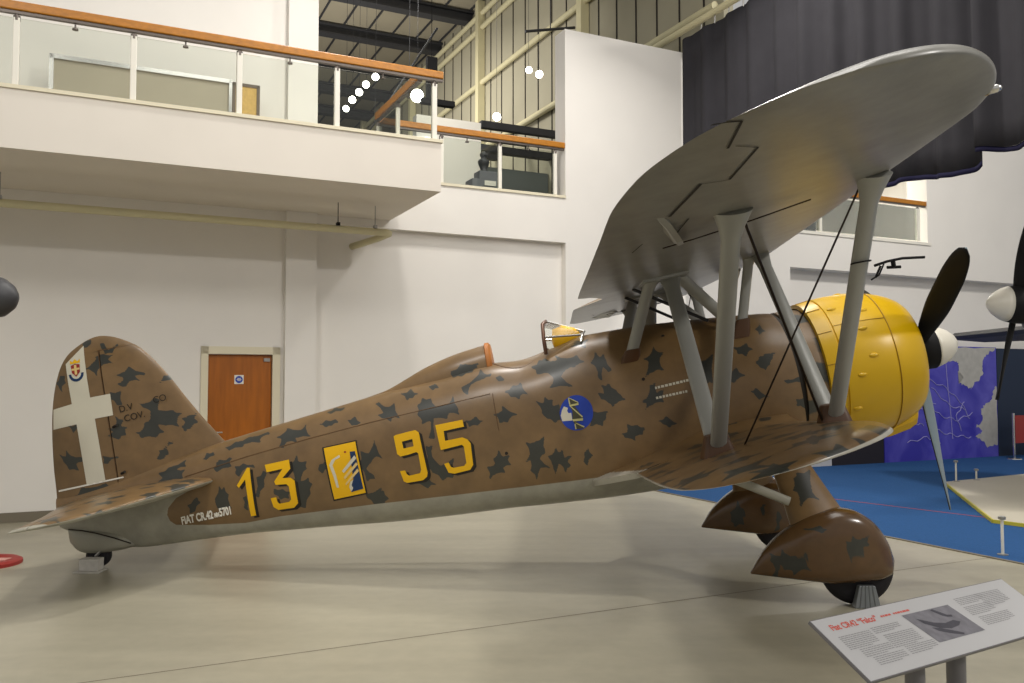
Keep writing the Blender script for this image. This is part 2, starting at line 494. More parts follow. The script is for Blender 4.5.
FUS=[[(7.276,0.264),(7.243,0.294),(7.236,0.332),(7.205,0.334),(7.182,0.353),(7.158,0.369),(7.139,0.401),(7.126,0.376),(7.16,0.36),(7.181,0.336),(7.178,0.29),(7.215,0.28),(7.239,0.248)],[(8.092,0.016),(7.998,0.007),(7.912,0.029),(7.876,-0.011),(7.922,-0.01),(7.96,-0.028),(7.893,-0.021),(7.982,-0.024),(8.063,-0.055),(8.054,-0.015)],[(7.263,0.133),(7.191,0.14),(7.159,0.168),(7.068,0.175),(6.985,0.211),(7.002,0.179),(6.982,0.146),(7.036,0.155),(7.084,0.139),(7.037,0.121),(6.989,0.125),(7.027,0.092),(7.018,0.048),(7.113,0.06),(7.191,0.044),(7.258,0.053),(7.341,0.037),(7.269,0.053),(7.213,0.085)],[(6.853,0.172),(6.802,0.196),(6.786,0.237),(6.753,0.222),(6.72,0.233),(6.703,0.201),(6.752,0.198),(6.782,0.175),(6.811,0.185)],[(6.721,0.096),(6.674,0.116),(6.664,0.157),(6.597,0.139),(6.527,0.154),(6.56,0.128),(6.565,0.098),(6.562,0.075),(6.631,0.078),(6.691,0.051)],[(7.013,-0.192),(6.972,-0.185),(6.948,-0.158),(6.906,-0.131),(6.905,-0.167),(6.878,-0.186),(6.927,-0.212),(6.95,-0.257),(7.004,-0.27),(6.992,-0.227)],[(6.74,-0.175),(6.7,-0.129),(6.683,-0.065),(6.668,-0.114),(6.636,-0.086),(6.633,-0.133),(6.607,-0.162),(6.622,-0.197),(6.617,-0.234),(6.616,-0.262),(6.591,-0.298),(6.632,-0.269),(6.673,-0.263),(6.702,-0.297),(6.735,-0.26),(6.745,-0.211)],[(6.633,0.249),(6.555,0.257),(6.514,0.285),(6.438,0.284),(6.385,0.306),(6.288,0.302),(6.193,0.323),(6.173,0.298),(6.222,0.3),(6.254,0.287),(6.268,0.27),(6.26,0.24),(6.344,0.259),(6.419,0.254),(6.434,0.23),(6.505,0.238),(6.567,0.22),(6.585,0.243)],[(6.15,0.255),(6.072,0.268),(6.014,0.301),(6.011,0.326),(5.939,0.296),(5.875,0.285),(5.848,0.301),(5.823,0.339),(5.83,0.295),(5.818,0.263),(5.809,0.238),(5.774,0.212),(5.855,0.23),(5.932,0.226),(5.909,0.181),(5.961,0.205),(6.008,0.207),(6.028,0.189),(6.043,0.158),(6.085,0.174),(6.064,0.206),(6.059,0.242),(6.099,0.255)],[(5.731,0.308),(5.672,0.308),(5.642,0.332),(5.597,0.315),(5.549,0.326),(5.518,0.291),(5.561,0.292),(5.585,0.275),(5.614,0.282),(5.638,0.269),(5.674,0.299)],[(5.493,0.333),(5.446,0.303),(5.408,0.294),(5.364,0.32),(5.349,0.28),(5.311,0.251),(5.358,0.244),(5.4,0.246),(5.433,0.295)],[(5.652,0.403),(5.592,0.404),(5.578,0.431),(5.516,0.409),(5.459,0.416),(5.5,0.389),(5.554,0.397),(5.597,0.379)],[(6.711,0.082),(6.686,0.106),(6.686,0.138),(6.639,0.142),(6.593,0.14),(6.549,0.167),(6.565,0.122),(6.543,0.077),(6.588,0.091),(6.621,0.081),(6.653,0.077),(6.683,0.054)],[(6.008,0.004),(5.956,0.03),(5.926,0.084),(5.926,0.022),(5.887,0.006),(5.839,0.01),(5.862,-0.023),(5.854,-0.056),(5.887,-0.071),(5.906,-0.098),(5.919,-0.121),(5.93,-0.154),(5.888,-0.152),(5.85,-0.132),(5.853,-0.172),(5.826,-0.193),(5.859,-0.234),(5.859,-0.276),(5.907,-0.325),(5.931,-0.396),(5.974,-0.374),(6.029,-0.397),(5.99,-0.343),(5.982,-0.297),(5.976,-0.232),(5.991,-0.168),(5.974,-0.121),(5.978,-0.065),(5.978,-0.031)],[(6.325,-0.053),(6.282,-0.047),(6.251,-0.003),(6.226,-0.034),(6.262,-0.09),(6.266,-0.146),(6.309,-0.175),(6.335,-0.234),(6.361,-0.213),(6.326,-0.134)],[(6.518,0.075),(6.467,0.067),(6.432,0.089),(6.392,0.063),(6.34,0.062),(6.323,0.028),(6.365,0.046),(6.396,0.051),(6.446,0.024),(6.487,-0.025),(6.519,0.016),(6.503,0.044)],[(5.35,0.02),(5.312,-0.009),(5.276,-0.018),(5.231,0.042),(5.201,0.116),(5.213,0.062),(5.203,0.027),(5.192,-0.033),(5.157,-0.097),(5.19,-0.064),(5.223,-0.05),(5.254,-0.072),(5.275,-0.1),(5.302,-0.117),(5.327,-0.143),(5.304,-0.179),(5.269,-0.206),(5.263,-0.242),(5.305,-0.233),(5.339,-0.259),(5.344,-0.17),(5.381,-0.096),(5.348,-0.05)],[(5.375,-0.361),(5.292,-0.356),(5.216,-0.322),(5.233,-0.359),(5.225,-0.385),(5.212,-0.414),(5.176,-0.44),(5.221,-0.43),(5.257,-0.438),(5.279,-0.491),(5.319,-0.462),(5.33,-0.421),(5.364,-0.394)],[(5.736,-0.039),(5.697,-0.036),(5.665,-0.004),(5.676,-0.048),(5.656,-0.082),(5.694,-0.089),(5.718,-0.122),(5.753,-0.083)],[(6.483,-0.207),(6.453,-0.205),(6.429,-0.172),(6.447,-0.22),(6.438,-0.256),(6.456,-0.288),(6.452,-0.338),(6.49,-0.299),(6.47,-0.254)],[(6.184,-0.177),(6.141,-0.199),(6.102,-0.192),(6.08,-0.221),(6.036,-0.229),(6.063,-0.254),(6.058,-0.288),(6.101,-0.27),(6.142,-0.285),(6.154,-0.247),(6.191,-0.225)],[(5.203,0.299),(5.147,0.294),(5.102,0.303),(5.13,0.353),(5.178,0.396),(5.144,0.403),(5.111,0.368),(5.077,0.349),(5.037,0.347),(5.0,0.373),(4.995,0.298),(4.959,0.229),(5.0,0.251),(5.035,0.247),(5.044,0.214),(5.08,0.249),(5.118,0.259),(5.148,0.286)],[(4.805,0.233),(4.786,0.274),(4.798,0.316),(4.76,0.332),(4.746,0.373),(4.71,0.347),(4.669,0.355),(4.663,0.313),(4.64,0.28),(4.608,0.273),(4.576,0.273),(4.549,0.272),(4.523,0.277),(4.49,0.305),(4.471,0.356),(4.468,0.282),(4.441,0.217),(4.451,0.201),(4.434,0.165),(4.479,0.195),(4.523,0.203),(4.543,0.184),(4.55,0.155),(4.609,0.176),(4.667,0.182),(4.683,0.099),(4.684,0.008),(4.736,0.018),(4.703,0.089),(4.692,0.162),(4.735,0.161),(4.778,0.144),(4.768,0.177),(4.778,0.202)],[(4.953,0.446),(4.888,0.44),(4.848,0.47),(4.821,0.43),(4.77,0.412),(4.813,0.408),(4.83,0.385),(4.86,0.391),(4.886,0.371),(4.903,0.416)],[(4.74,0.478),(4.675,0.46),(4.624,0.473),(4.584,0.428),(4.625,0.436),(4.648,0.417),(4.681,0.457)],[(4.393,0.399),(4.312,0.424),(4.248,0.467),(4.225,0.485),(4.21,0.533),(4.184,0.488),(4.151,0.465),(4.115,0.476),(4.074,0.505),(4.113,0.479),(4.124,0.447),(4.161,0.452),(4.185,0.438),(4.247,0.43),(4.306,0.409),(4.329,0.375),(4.344,0.322),(4.378,0.355)],[(4.134,0.446),(4.081,0.428),(4.042,0.443),(4.009,0.397),(3.951,0.368),(4.009,0.394),(4.061,0.391),(4.082,0.426)],[(4.479,0.551),(4.412,0.564),(4.381,0.605),(4.269,0.579),(4.154,0.583),(4.212,0.579),(4.238,0.553),(4.268,0.542),(4.284,0.514),(4.338,0.517),(4.382,0.494),(4.416,0.509),(4.461,0.496)],[(3.767,0.458),(3.692,0.475),(3.637,0.521),(3.594,0.481),(3.529,0.48),(3.562,0.424),(3.551,0.362),(3.636,0.392),(3.727,0.39),(3.721,0.429)],[(4.036,0.296),(3.979,0.304),(3.945,0.336),(3.91,0.325),(3.873,0.35),(3.864,0.285),(3.823,0.232),(3.874,0.255),(3.899,0.238),(3.911,0.207),(3.942,0.238),(3.981,0.241),(3.993,0.274)],[(4.158,0.128),(4.105,0.123),(4.066,0.142),(4.067,0.186),(4.012,0.123),(3.94,0.082),(3.989,0.085),(4.021,0.066),(4.045,0.032),(4.076,0.05),(4.109,0.039),(4.116,0.089)],[(4.41,0.111),(4.348,0.107),(4.302,0.134),(4.281,0.095),(4.23,0.078),(4.276,0.076),(4.299,0.053),(4.334,0.067),(4.375,0.054),(4.376,0.087)],[(3.786,0.186),(3.75,0.152),(3.71,0.138),(3.695,0.194),(3.669,0.159),(3.63,0.162),(3.657,0.076),(3.653,-0.013),(3.687,0.028),(3.728,0.025),(3.742,0.11)],[(4.287,-0.303),(4.243,-0.31),(4.207,-0.293),(4.222,-0.25),(4.181,-0.226),(4.159,-0.175),(4.151,-0.218),(4.136,-0.246),(4.073,-0.236),(4.008,-0.209),(4.063,-0.235),(4.1,-0.27),(4.094,-0.297),(4.074,-0.327),(4.117,-0.321),(4.153,-0.333),(4.137,-0.385),(4.175,-0.37),(4.203,-0.374),(4.245,-0.383),(4.287,-0.42),(4.268,-0.36)],[(3.928,-0.153),(3.89,-0.174),(3.865,-0.17),(3.809,-0.165),(3.754,-0.131),(3.78,-0.203),(3.773,-0.276),(3.806,-0.286),(3.832,-0.314),(3.799,-0.367),(3.748,-0.413),(3.798,-0.392),(3.839,-0.39),(3.869,-0.437),(3.887,-0.5),(3.894,-0.439),(3.927,-0.402),(3.907,-0.361),(3.908,-0.309),(3.968,-0.328),(3.926,-0.295),(3.905,-0.263),(3.905,-0.212)],[(3.762,-0.305),(3.724,-0.302),(3.702,-0.284),(3.679,-0.243),(3.671,-0.186),(3.678,-0.245),(3.666,-0.296),(3.626,-0.276),(3.628,-0.313),(3.623,-0.345),(3.553,-0.327),(3.484,-0.292),(3.552,-0.328),(3.607,-0.377),(3.578,-0.418),(3.617,-0.433),(3.639,-0.475),(3.643,-0.424),(3.668,-0.388),(3.68,-0.381),(3.716,-0.453),(3.734,-0.536),(3.723,-0.46),(3.733,-0.397),(3.734,-0.354)],[(4.774,-0.035),(4.745,-0.056),(4.711,-0.037),(4.734,-0.095),(4.734,-0.144),(4.708,-0.187),(4.678,-0.23),(4.611,-0.214),(4.545,-0.177),(4.582,-0.26),(4.585,-0.35),(4.636,-0.331),(4.681,-0.358),(4.708,-0.303),(4.756,-0.272),(4.764,-0.24),(4.801,-0.229),(4.772,-0.134)],[(4.96,-0.324),(4.876,-0.327),(4.801,-0.295),(4.785,-0.349),(4.732,-0.384),(4.787,-0.374),(4.821,-0.401),(4.88,-0.35)],[(5.249,-0.37),(5.204,-0.349),(5.204,-0.397),(5.175,-0.426),(5.218,-0.451),(5.239,-0.5),(5.276,-0.486),(5.246,-0.429)],[(3.457,-0.341),(3.417,-0.301),(3.394,-0.24),(3.412,-0.286),(3.41,-0.322),(3.404,-0.345),(3.38,-0.362),(3.425,-0.392),(3.448,-0.446),(3.471,-0.397),(3.451,-0.367)],[(3.792,0.186),(3.758,0.15),(3.723,0.131),(3.703,0.158),(3.692,0.199),(3.681,0.146),(3.656,0.113),(3.624,0.1),(3.582,0.112),(3.594,0.038),(3.569,-0.033),(3.614,-0.018),(3.649,-0.042),(3.672,-0.004),(3.711,0.01),(3.717,0.039),(3.744,0.058),(3.737,0.085),(3.745,0.109),(3.756,0.147)],[(3.357,0.015),(3.275,-0.019),(3.186,-0.019),(3.217,-0.047),(3.216,-0.078),(3.247,-0.097),(3.256,-0.137),(3.305,-0.11),(3.362,-0.123),(3.339,-0.054)],[(3.278,0.167),(3.238,0.14),(3.197,0.129),(3.194,0.167),(3.208,0.204),(3.17,0.19),(3.139,0.207),(3.125,0.165),(3.091,0.142),(3.084,0.115),(3.061,0.095),(3.051,0.067),(3.015,0.043),(3.065,0.05),(3.1,0.036),(3.124,0.028),(3.146,0.001),(3.156,0.034),(3.177,0.049),(3.198,0.077),(3.231,0.089),(3.239,0.13)],[(3.128,-0.225),(3.093,-0.231),(3.068,-0.226),(3.054,-0.194),(3.06,-0.151),(3.015,-0.182),(2.97,-0.181),(2.947,-0.207),(2.9,-0.214),(2.935,-0.233),(2.942,-0.264),(2.978,-0.259),(3.012,-0.272),(3.012,-0.31),(3.05,-0.276),(3.094,-0.268),(3.098,-0.245)],[(2.813,-0.176),(2.757,-0.177),(2.723,-0.145),(2.676,-0.204),(2.606,-0.241),(2.651,-0.224),(2.688,-0.229),(2.718,-0.247),(2.737,-0.219),(2.764,-0.209),(2.776,-0.188)],[(2.916,0.007),(2.872,0.017),(2.846,0.034),(2.818,0.078),(2.806,0.134),(2.781,0.127),(2.755,0.154),(2.77,0.103),(2.767,0.056),(2.712,0.073),(2.658,0.108),(2.701,0.072),(2.721,0.032),(2.729,0.006),(2.717,-0.03),(2.771,-0.019),(2.812,-0.03),(2.857,-0.045),(2.905,-0.083),(2.873,-0.048),(2.859,-0.011)],[(3.768,0.468),(3.71,0.475),(3.686,0.513),(3.607,0.479),(3.524,0.471),(3.546,0.531),(3.494,0.493),(3.447,0.482),(3.404,0.476),(3.357,0.496),(3.341,0.448),(3.292,0.421),(3.354,0.421),(3.399,0.396),(3.433,0.401),(3.469,0.39),(3.5,0.367),(3.53,0.339),(3.49,0.28),(3.432,0.23),(3.534,0.259),(3.641,0.258),(3.602,0.293),(3.589,0.335),(3.607,0.361),(3.624,0.384),(3.672,0.404),(3.728,0.402),(3.728,0.44)],[(3.262,0.401),(3.216,0.443),(3.195,0.506),(3.189,0.462),(3.167,0.434),(3.123,0.47),(3.132,0.433),(3.125,0.411),(3.12,0.363),(3.091,0.317),(3.127,0.297),(3.139,0.33),(3.162,0.358),(3.185,0.3),(3.19,0.234),(3.221,0.274),(3.21,0.314),(3.217,0.35),(3.228,0.381)],[(2.817,0.357),(2.773,0.365),(2.746,0.384),(2.718,0.418),(2.701,0.474),(2.702,0.427),(2.688,0.399),(2.667,0.384),(2.629,0.382),(2.669,0.351),(2.686,0.318),(2.687,0.276),(2.663,0.229),(2.711,0.247),(2.748,0.239),(2.794,0.227),(2.842,0.189),(2.798,0.255),(2.773,0.327),(2.788,0.341)],[(3.409,0.572),(3.362,0.589),(3.348,0.626),(3.285,0.606),(3.213,0.62),(3.261,0.589),(3.269,0.539),(3.334,0.573)],[(1.924,0.159),(1.889,0.174),(1.873,0.204),(1.844,0.201),(1.822,0.218),(1.778,0.207),(1.721,0.223),(1.762,0.196),(1.776,0.165),(1.799,0.148),(1.81,0.121),(1.836,0.11),(1.852,0.08),(1.87,0.106),(1.897,0.11),(1.899,0.139)],[(2.066,0.315),(2.001,0.308),(1.939,0.334),(1.939,0.295),(1.901,0.276),(1.952,0.26),(1.979,0.218),(2.002,0.251),(2.041,0.253),(2.037,0.287)],[(2.026,-0.058),(1.984,-0.069),(1.961,-0.045),(1.914,-0.107),(1.846,-0.147),(1.903,-0.132),(1.956,-0.146),(1.972,-0.115),(1.987,-0.083)],[(1.832,0.433),(1.787,0.454),(1.749,0.502),(1.773,0.453),(1.769,0.418),(1.741,0.401),(1.781,0.401),(1.815,0.377),(1.809,0.413)],[(2.17,0.128),(2.119,0.12),(2.078,0.151),(2.066,0.1),(2.019,0.069),(2.082,0.06),(2.129,0.022),(2.143,0.045),(2.175,0.039),(2.155,0.083)],[(1.73,-0.026),(1.65,-0.033),(1.572,-0.012),(1.585,-0.046),(1.558,-0.077),(1.629,-0.054),(1.703,-0.059)],[(1.663,-0.199),(1.609,-0.204),(1.56,-0.174),(1.567,-0.223),(1.537,-0.262),(1.577,-0.26),(1.599,-0.286),(1.627,-0.257),(1.67,-0.254),(1.651,-0.228)],[(2.383,0.247),(2.303,0.255),(2.233,0.299),(2.279,0.176),(2.295,0.047),(2.317,0.072),(2.344,0.059),(2.348,0.118),(2.376,0.16),(2.361,0.201)]]
FIN=[[(7.814,1.432),(7.774,1.455),(7.724,1.452),(7.727,1.416),(7.77,1.388),(7.803,1.394)],[(7.644,1.4),(7.605,1.401),(7.593,1.36),(7.572,1.327),(7.523,1.342),(7.477,1.376),(7.479,1.347),(7.517,1.327),(7.534,1.292),(7.57,1.303),(7.615,1.293),(7.563,1.274),(7.505,1.279),(7.552,1.266),(7.584,1.242),(7.556,1.212),(7.513,1.19),(7.577,1.208),(7.632,1.203),(7.656,1.19),(7.681,1.171),(7.699,1.144),(7.703,1.098),(7.721,1.143),(7.748,1.165),(7.773,1.187),(7.82,1.196),(7.763,1.206),(7.73,1.233),(7.706,1.246),(7.681,1.274),(7.732,1.286),(7.686,1.284),(7.655,1.299),(7.602,1.297),(7.613,1.33),(7.632,1.353)],[(7.605,1.085),(7.54,1.077),(7.495,1.089),(7.441,1.101),(7.399,1.143),(7.341,1.087),(7.261,1.058),(7.271,1.036),(7.314,1.051),(7.359,1.05),(7.339,1.014),(7.301,0.984),(7.355,1.01),(7.4,1.012),(7.428,0.996),(7.451,0.965),(7.486,0.97),(7.53,1.001),(7.489,1.01),(7.46,1.033),(7.471,1.059),(7.533,1.082)],[(7.221,0.925),(7.164,0.937),(7.126,0.964),(7.105,1.001),(7.07,0.999),(7.038,1.023),(7.009,0.971),(7.055,0.955),(7.112,0.956),(7.165,0.934)],[(7.611,0.943),(7.555,0.92),(7.497,0.938),(7.522,0.873),(7.509,0.803),(7.556,0.808),(7.576,0.856),(7.621,0.883),(7.599,0.906)],[(7.372,0.796),(7.321,0.778),(7.284,0.782),(7.247,0.789),(7.212,0.816),(7.166,0.791),(7.19,0.746),(7.199,0.699),(7.131,0.679),(7.066,0.676),(7.038,0.644),(6.979,0.633),(7.017,0.618),(7.031,0.597),(7.044,0.56),(7.029,0.512),(7.092,0.546),(7.153,0.549),(7.177,0.563),(7.219,0.571),(7.201,0.524),(7.159,0.488),(7.218,0.487),(7.247,0.455),(7.316,0.481),(7.391,0.474),(7.398,0.513),(7.446,0.54),(7.398,0.532),(7.367,0.541),(7.343,0.57),(7.334,0.607),(7.303,0.61),(7.277,0.625),(7.267,0.664),(7.262,0.704),(7.293,0.732),(7.331,0.748),(7.337,0.773)],[(7.001,0.59),(6.955,0.586),(6.926,0.604),(6.892,0.597),(6.848,0.615),(6.891,0.568),(6.853,0.528),(6.902,0.514),(6.927,0.482),(6.96,0.479),(6.993,0.449),(6.988,0.485),(7.009,0.508),(6.982,0.523),(6.967,0.547)],[(7.738,0.547),(7.678,0.552),(7.629,0.577),(7.664,0.603),(7.712,0.617),(7.65,0.609),(7.599,0.618),(7.585,0.661),(7.59,0.719),(7.56,0.677),(7.515,0.667),(7.542,0.642),(7.556,0.61),(7.489,0.6),(7.417,0.609),(7.476,0.604),(7.519,0.584),(7.525,0.557),(7.515,0.525),(7.564,0.527),(7.591,0.497),(7.657,0.536)],[(7.253,0.264),(7.22,0.294),(7.213,0.333),(7.184,0.33),(7.161,0.342),(7.132,0.365),(7.111,0.408),(7.103,0.374),(7.142,0.362),(7.169,0.338),(7.154,0.29),(7.192,0.28),(7.216,0.248)],[(8.121,1.114),(8.084,1.131),(8.063,1.178),(8.009,1.162),(8.023,1.129),(8.01,1.097),(8.053,1.084),(8.061,1.055),(8.056,1.015),(8.083,1.056),(8.091,1.088)],[(8.064,0.713),(8.008,0.694),(7.953,0.708),(7.974,0.663),(8.012,0.633),(8.023,0.679)],[(8.192,0.475),(8.154,0.443),(8.115,0.428),(8.106,0.495),(8.09,0.454),(8.071,0.434),(8.019,0.407),(7.954,0.4),(7.955,0.36),(7.996,0.362),(8.033,0.354),(8.016,0.299),(7.981,0.245),(8.01,0.283),(8.039,0.297),(8.068,0.313),(8.107,0.312),(8.123,0.356),(8.148,0.385),(8.158,0.425)],[(7.773,0.38),(7.692,0.35),(7.607,0.35),(7.627,0.334),(7.67,0.338),(7.705,0.326),(7.732,0.298),(7.773,0.313),(7.756,0.344)],[(8.122,0.049),(8.049,0.075),(8.018,0.124),(7.895,0.109),(7.773,0.126),(7.751,0.092),(7.814,0.087),(7.858,0.061),(7.886,0.062),(7.897,0.046),(7.999,0.046),(8.098,0.02)]]
SPAT=[[(2.228,-1.265),(2.192,-1.292),(2.154,-1.299),(2.143,-1.272),(2.142,-1.233),(2.122,-1.28),(2.092,-1.305),(2.064,-1.315),(2.035,-1.318),(1.994,-1.314),(1.949,-1.286),(1.982,-1.33),(1.994,-1.371),(1.978,-1.413),(1.94,-1.457),(1.98,-1.425),(2.017,-1.413),(2.052,-1.426),(2.087,-1.457),(2.093,-1.414),(2.12,-1.404),(2.153,-1.407),(2.151,-1.377),(2.161,-1.369),(2.192,-1.41),(2.203,-1.465),(2.238,-1.44),(2.214,-1.413),(2.205,-1.387),(2.212,-1.353),(2.235,-1.324),(2.219,-1.301)],[(1.787,-1.383),(1.74,-1.357),(1.717,-1.322),(1.692,-1.319),(1.667,-1.303),(1.68,-1.249),(1.641,-1.275),(1.626,-1.251),(1.623,-1.219),(1.606,-1.248),(1.589,-1.261),(1.534,-1.26),(1.475,-1.237),(1.509,-1.266),(1.523,-1.298),(1.489,-1.329),(1.53,-1.324),(1.561,-1.331),(1.586,-1.366),(1.592,-1.41),(1.632,-1.403),(1.676,-1.429),(1.647,-1.398),(1.638,-1.368),(1.663,-1.338),(1.689,-1.345),(1.706,-1.359),(1.743,-1.359)],[(1.976,-1.118),(1.901,-1.13),(1.832,-1.116),(1.811,-1.145),(1.759,-1.155),(1.804,-1.153),(1.828,-1.173),(1.876,-1.144),(1.932,-1.136)]]
FSPAT=[[(2.093,-1.298),(2.032,-1.259),(1.997,-1.185),(1.989,-1.257),(1.943,-1.294),(1.984,-1.356),(1.983,-1.436),(2.031,-1.42),(2.075,-1.45),(2.076,-1.406),(2.106,-1.383),(2.081,-1.34)],[(1.874,-1.356),(1.808,-1.321),(1.775,-1.269),(1.746,-1.272),(1.706,-1.24),(1.761,-1.295),(1.78,-1.364),(1.818,-1.339)],[(1.711,-1.552),(1.673,-1.489),(1.673,-1.422),(1.601,-1.408),(1.646,-1.468),(1.654,-1.535)]]
LEG=[[(1.927,-0.87),(1.893,-0.825),(1.887,-0.776),(1.861,-0.769),(1.854,-0.741),(1.794,-0.757),(1.732,-0.737),(1.771,-0.815),(1.787,-0.894),(1.775,-0.927),(1.74,-0.969),(1.789,-0.938),(1.832,-0.929),(1.876,-0.951),(1.917,-0.996),(1.893,-0.933),(1.894,-0.873)]]
DIG={'1':[[(6.516,-0.094),(6.398,0.044),(6.374,0.04),(6.391,-0.385),(6.441,-0.384),(6.431,-0.055),(6.502,-0.119)]],'3':[[(6.231,0.042),(6.002,0.051),(6.001,-0.03),(6.087,-0.099),(6.014,-0.106),(5.98,-0.138),(5.986,-0.338),(6.031,-0.372),(6.177,-0.369),(6.216,-0.336),(6.226,-0.255),(6.174,-0.254),(6.169,-0.299),(6.156,-0.316),(6.063,-0.313),(6.041,-0.294),(6.042,-0.18),(6.06,-0.156),(6.159,-0.147),(6.167,-0.116),(6.073,-0.018),(6.222,-0.025)]],'9':[[(5.037,0.09),(5.018,0.098),(4.913,0.106),(4.924,0.036),(4.972,0.033),(4.968,-0.028),(4.922,-0.025),(4.933,-0.086),(5.006,-0.091),(5.031,-0.065)],[(4.913,0.106),(4.841,0.11),(4.813,0.085),(4.797,-0.266),(4.808,-0.299),(4.848,-0.323),(4.988,-0.323),(5.016,-0.306),(5.033,-0.213),(4.988,-0.214),(4.977,-0.25),(4.959,-0.265),(4.862,-0.259),(4.848,-0.232),(4.848,-0.091),(4.863,-0.076),(4.933,-0.086),(4.922,-0.025),(4.877,-0.023),(4.878,0.04),(4.924,0.036)]],'5':[[(4.661,0.121),(4.421,0.126),(4.418,0.066),(4.597,0.059),(4.599,-0.025),(4.447,-0.021),(4.408,-0.045),(4.386,-0.083),(4.397,-0.267),(4.43,-0.304),(4.569,-0.314),(4.618,-0.297),(4.642,-0.216),(4.602,-0.211),(4.588,-0.251),(4.568,-0.263),(4.474,-0.262),(4.452,-0.241),(4.448,-0.103),(4.462,-0.083),(4.65,-0.096)]]}
EMB={'border':[(5.688,0.103),(5.37,0.115),(5.352,-0.359),(5.666,-0.374)],'yellow':[(5.673,0.095),(5.382,0.105),(5.366,-0.347),(5.655,-0.359)],'arm':[(5.646,-0.058),(5.617,-0.017),(5.542,0.015),(5.538,-0.006),(5.586,-0.022),(5.617,-0.063),(5.599,-0.158),(5.592,-0.263),(5.613,-0.261),(5.624,-0.165)],'blue':[(5.444,0.026),(5.397,0.023),(5.38,-0.308),(5.491,-0.321),(5.495,-0.258),(5.454,-0.213),(5.448,-0.091)],'b1':[(5.54,-0.127),(5.408,-0.011),(5.394,-0.039),(5.527,-0.147)],'b2':[(5.534,-0.182),(5.402,-0.073),(5.39,-0.093),(5.527,-0.203)],'b3':[(5.528,-0.239),(5.401,-0.128),(5.389,-0.15),(5.526,-0.255)],'curl':[(5.482,-0.229),(5.455,-0.218),(5.477,-0.261),(5.468,-0.288),(5.49,-0.316),(5.501,-0.273)],'dot':[(5.496,0.038),(5.478,0.039),(5.476,0.024),(5.495,0.023)]}
ROU={'disc':[(3.317,-0.013),(3.325,-0.041),(3.338,-0.067),(3.356,-0.09),(3.377,-0.109),(3.401,-0.123),(3.428,-0.133),(3.455,-0.136),(3.483,-0.134),(3.509,-0.127),(3.533,-0.114),(3.555,-0.096),(3.572,-0.074),(3.585,-0.049),(3.593,-0.021),(3.596,0.008),(3.594,0.037),(3.586,0.065),(3.572,0.091),(3.555,0.114),(3.534,0.134),(3.509,0.148),(3.483,0.157),(3.455,0.161),(3.428,0.159),(3.401,0.151),(3.377,0.138),(3.356,0.12),(3.338,0.098),(3.325,0.073),(3.317,0.045),(3.315,0.016)],'white':[(3.549,0.084),(3.518,0.065),(3.529,0.043),(3.523,0.021),(3.499,0.02),(3.5,-0.045),(3.585,-0.037),(3.59,0.012),(3.571,0.057)],'zig':[(3.499,0.148),(3.422,0.096),(3.43,0.073),(3.458,0.071),(3.409,-0.034),(3.418,-0.063),(3.475,-0.057),(3.41,-0.116),(3.42,-0.128),(3.491,-0.123),(3.489,-0.075),(3.498,-0.032),(3.487,0.028),(3.502,0.093)],'l1':[(3.502,0.148),(3.495,0.15),(3.422,0.099),(3.426,0.092)],'l2':[(3.503,0.145),(3.494,0.143),(3.492,0.091),(3.503,0.09)],'l3':[(3.503,0.088),(3.423,0.091),(3.424,0.075),(3.499,0.073)],'l4':[(3.502,0.078),(3.492,0.076),(3.407,-0.026),(3.416,-0.034)],'l5':[(3.499,-0.035),(3.41,-0.042),(3.412,-0.061),(3.495,-0.054)],'l6':[(3.484,-0.069),(3.476,-0.069),(3.409,-0.111),(3.415,-0.12)],'l7':[(3.489,-0.078),(3.48,-0.078),(3.479,-0.121),(3.488,-0.124)]}
CROSS={'v':[(7.991,1.272),(7.798,1.41),(7.796,0.925),(7.604,0.926),(7.607,0.727),(7.782,0.726),(7.774,0.147),(7.957,0.143),(7.964,0.706),(8.203,0.696),(8.175,0.879),(7.98,0.897)],'line':[(8.24,0.141),(7.602,0.161),(7.6,0.148),(8.243,0.125)],'crest':[(7.895,1.197)]}
BG=[(6.764,-0.023),(6.963,-0.062),(7.107,-0.111),(7.198,-0.187),(7.22,-0.247),(7.203,-0.305),(7.155,-0.35),(6.841,-0.401),(6.507,-0.438),(6.182,-0.43),(5.996,-0.437),(5.283,-0.463),(4.257,-0.518),(3.316,-0.565)]
TXT=[(7.097,-0.35),(6.603,-0.338),(7.083,-0.288),(2.77,0.1),(2.489,0.116),(2.778,0.016),(2.507,0.027),(7.544,0.738),(7.139,0.772),(7.511,0.648),(7.3,0.661)]

def inpoly(px, pz, polys):
    r = np.zeros(px.shape)
    for dx_ in (-.0045, 0, .0045):
        for dz_ in (-.0045, 0, .0045): r += inpoly1(px + dx_, pz + dz_, polys)
    return r / 9
def inpoly1(px, pz, polys):
    res = np.zeros(px.shape, bool)
    for P_ in polys:
        a = np.array(P_); x0, z0 = a.min(0); x1, z1 = a.max(0)
        s = np.where((px >= x0) & (px <= x1) & (pz >= z0) & (pz <= z1))[0]
        if not len(s): continue
        x, z = px[s], pz[s]; c = np.zeros(len(s), bool); n = len(a)
        for i in range(n):
            (ax_, az), (bx_, bz) = a[i], a[i - 1]
            t = (az > z) != (bz > z)
            c ^= t & (x < (bx_ - ax_) * (z - az) / ((bz - az) if bz != az else 1e-9) + ax_)
        res[s] |= c
    return res
def paint(o, dark, under):
    at = o.data.attributes.new('Paint', 'FLOAT_COLOR', 'POINT')
    c = np.zeros((len(dark), 4), np.float32); c[:, 0] = dark; c[:, 1] = under; c[:, 3] = 1
    at.data.foreach_set('color', c.ravel())
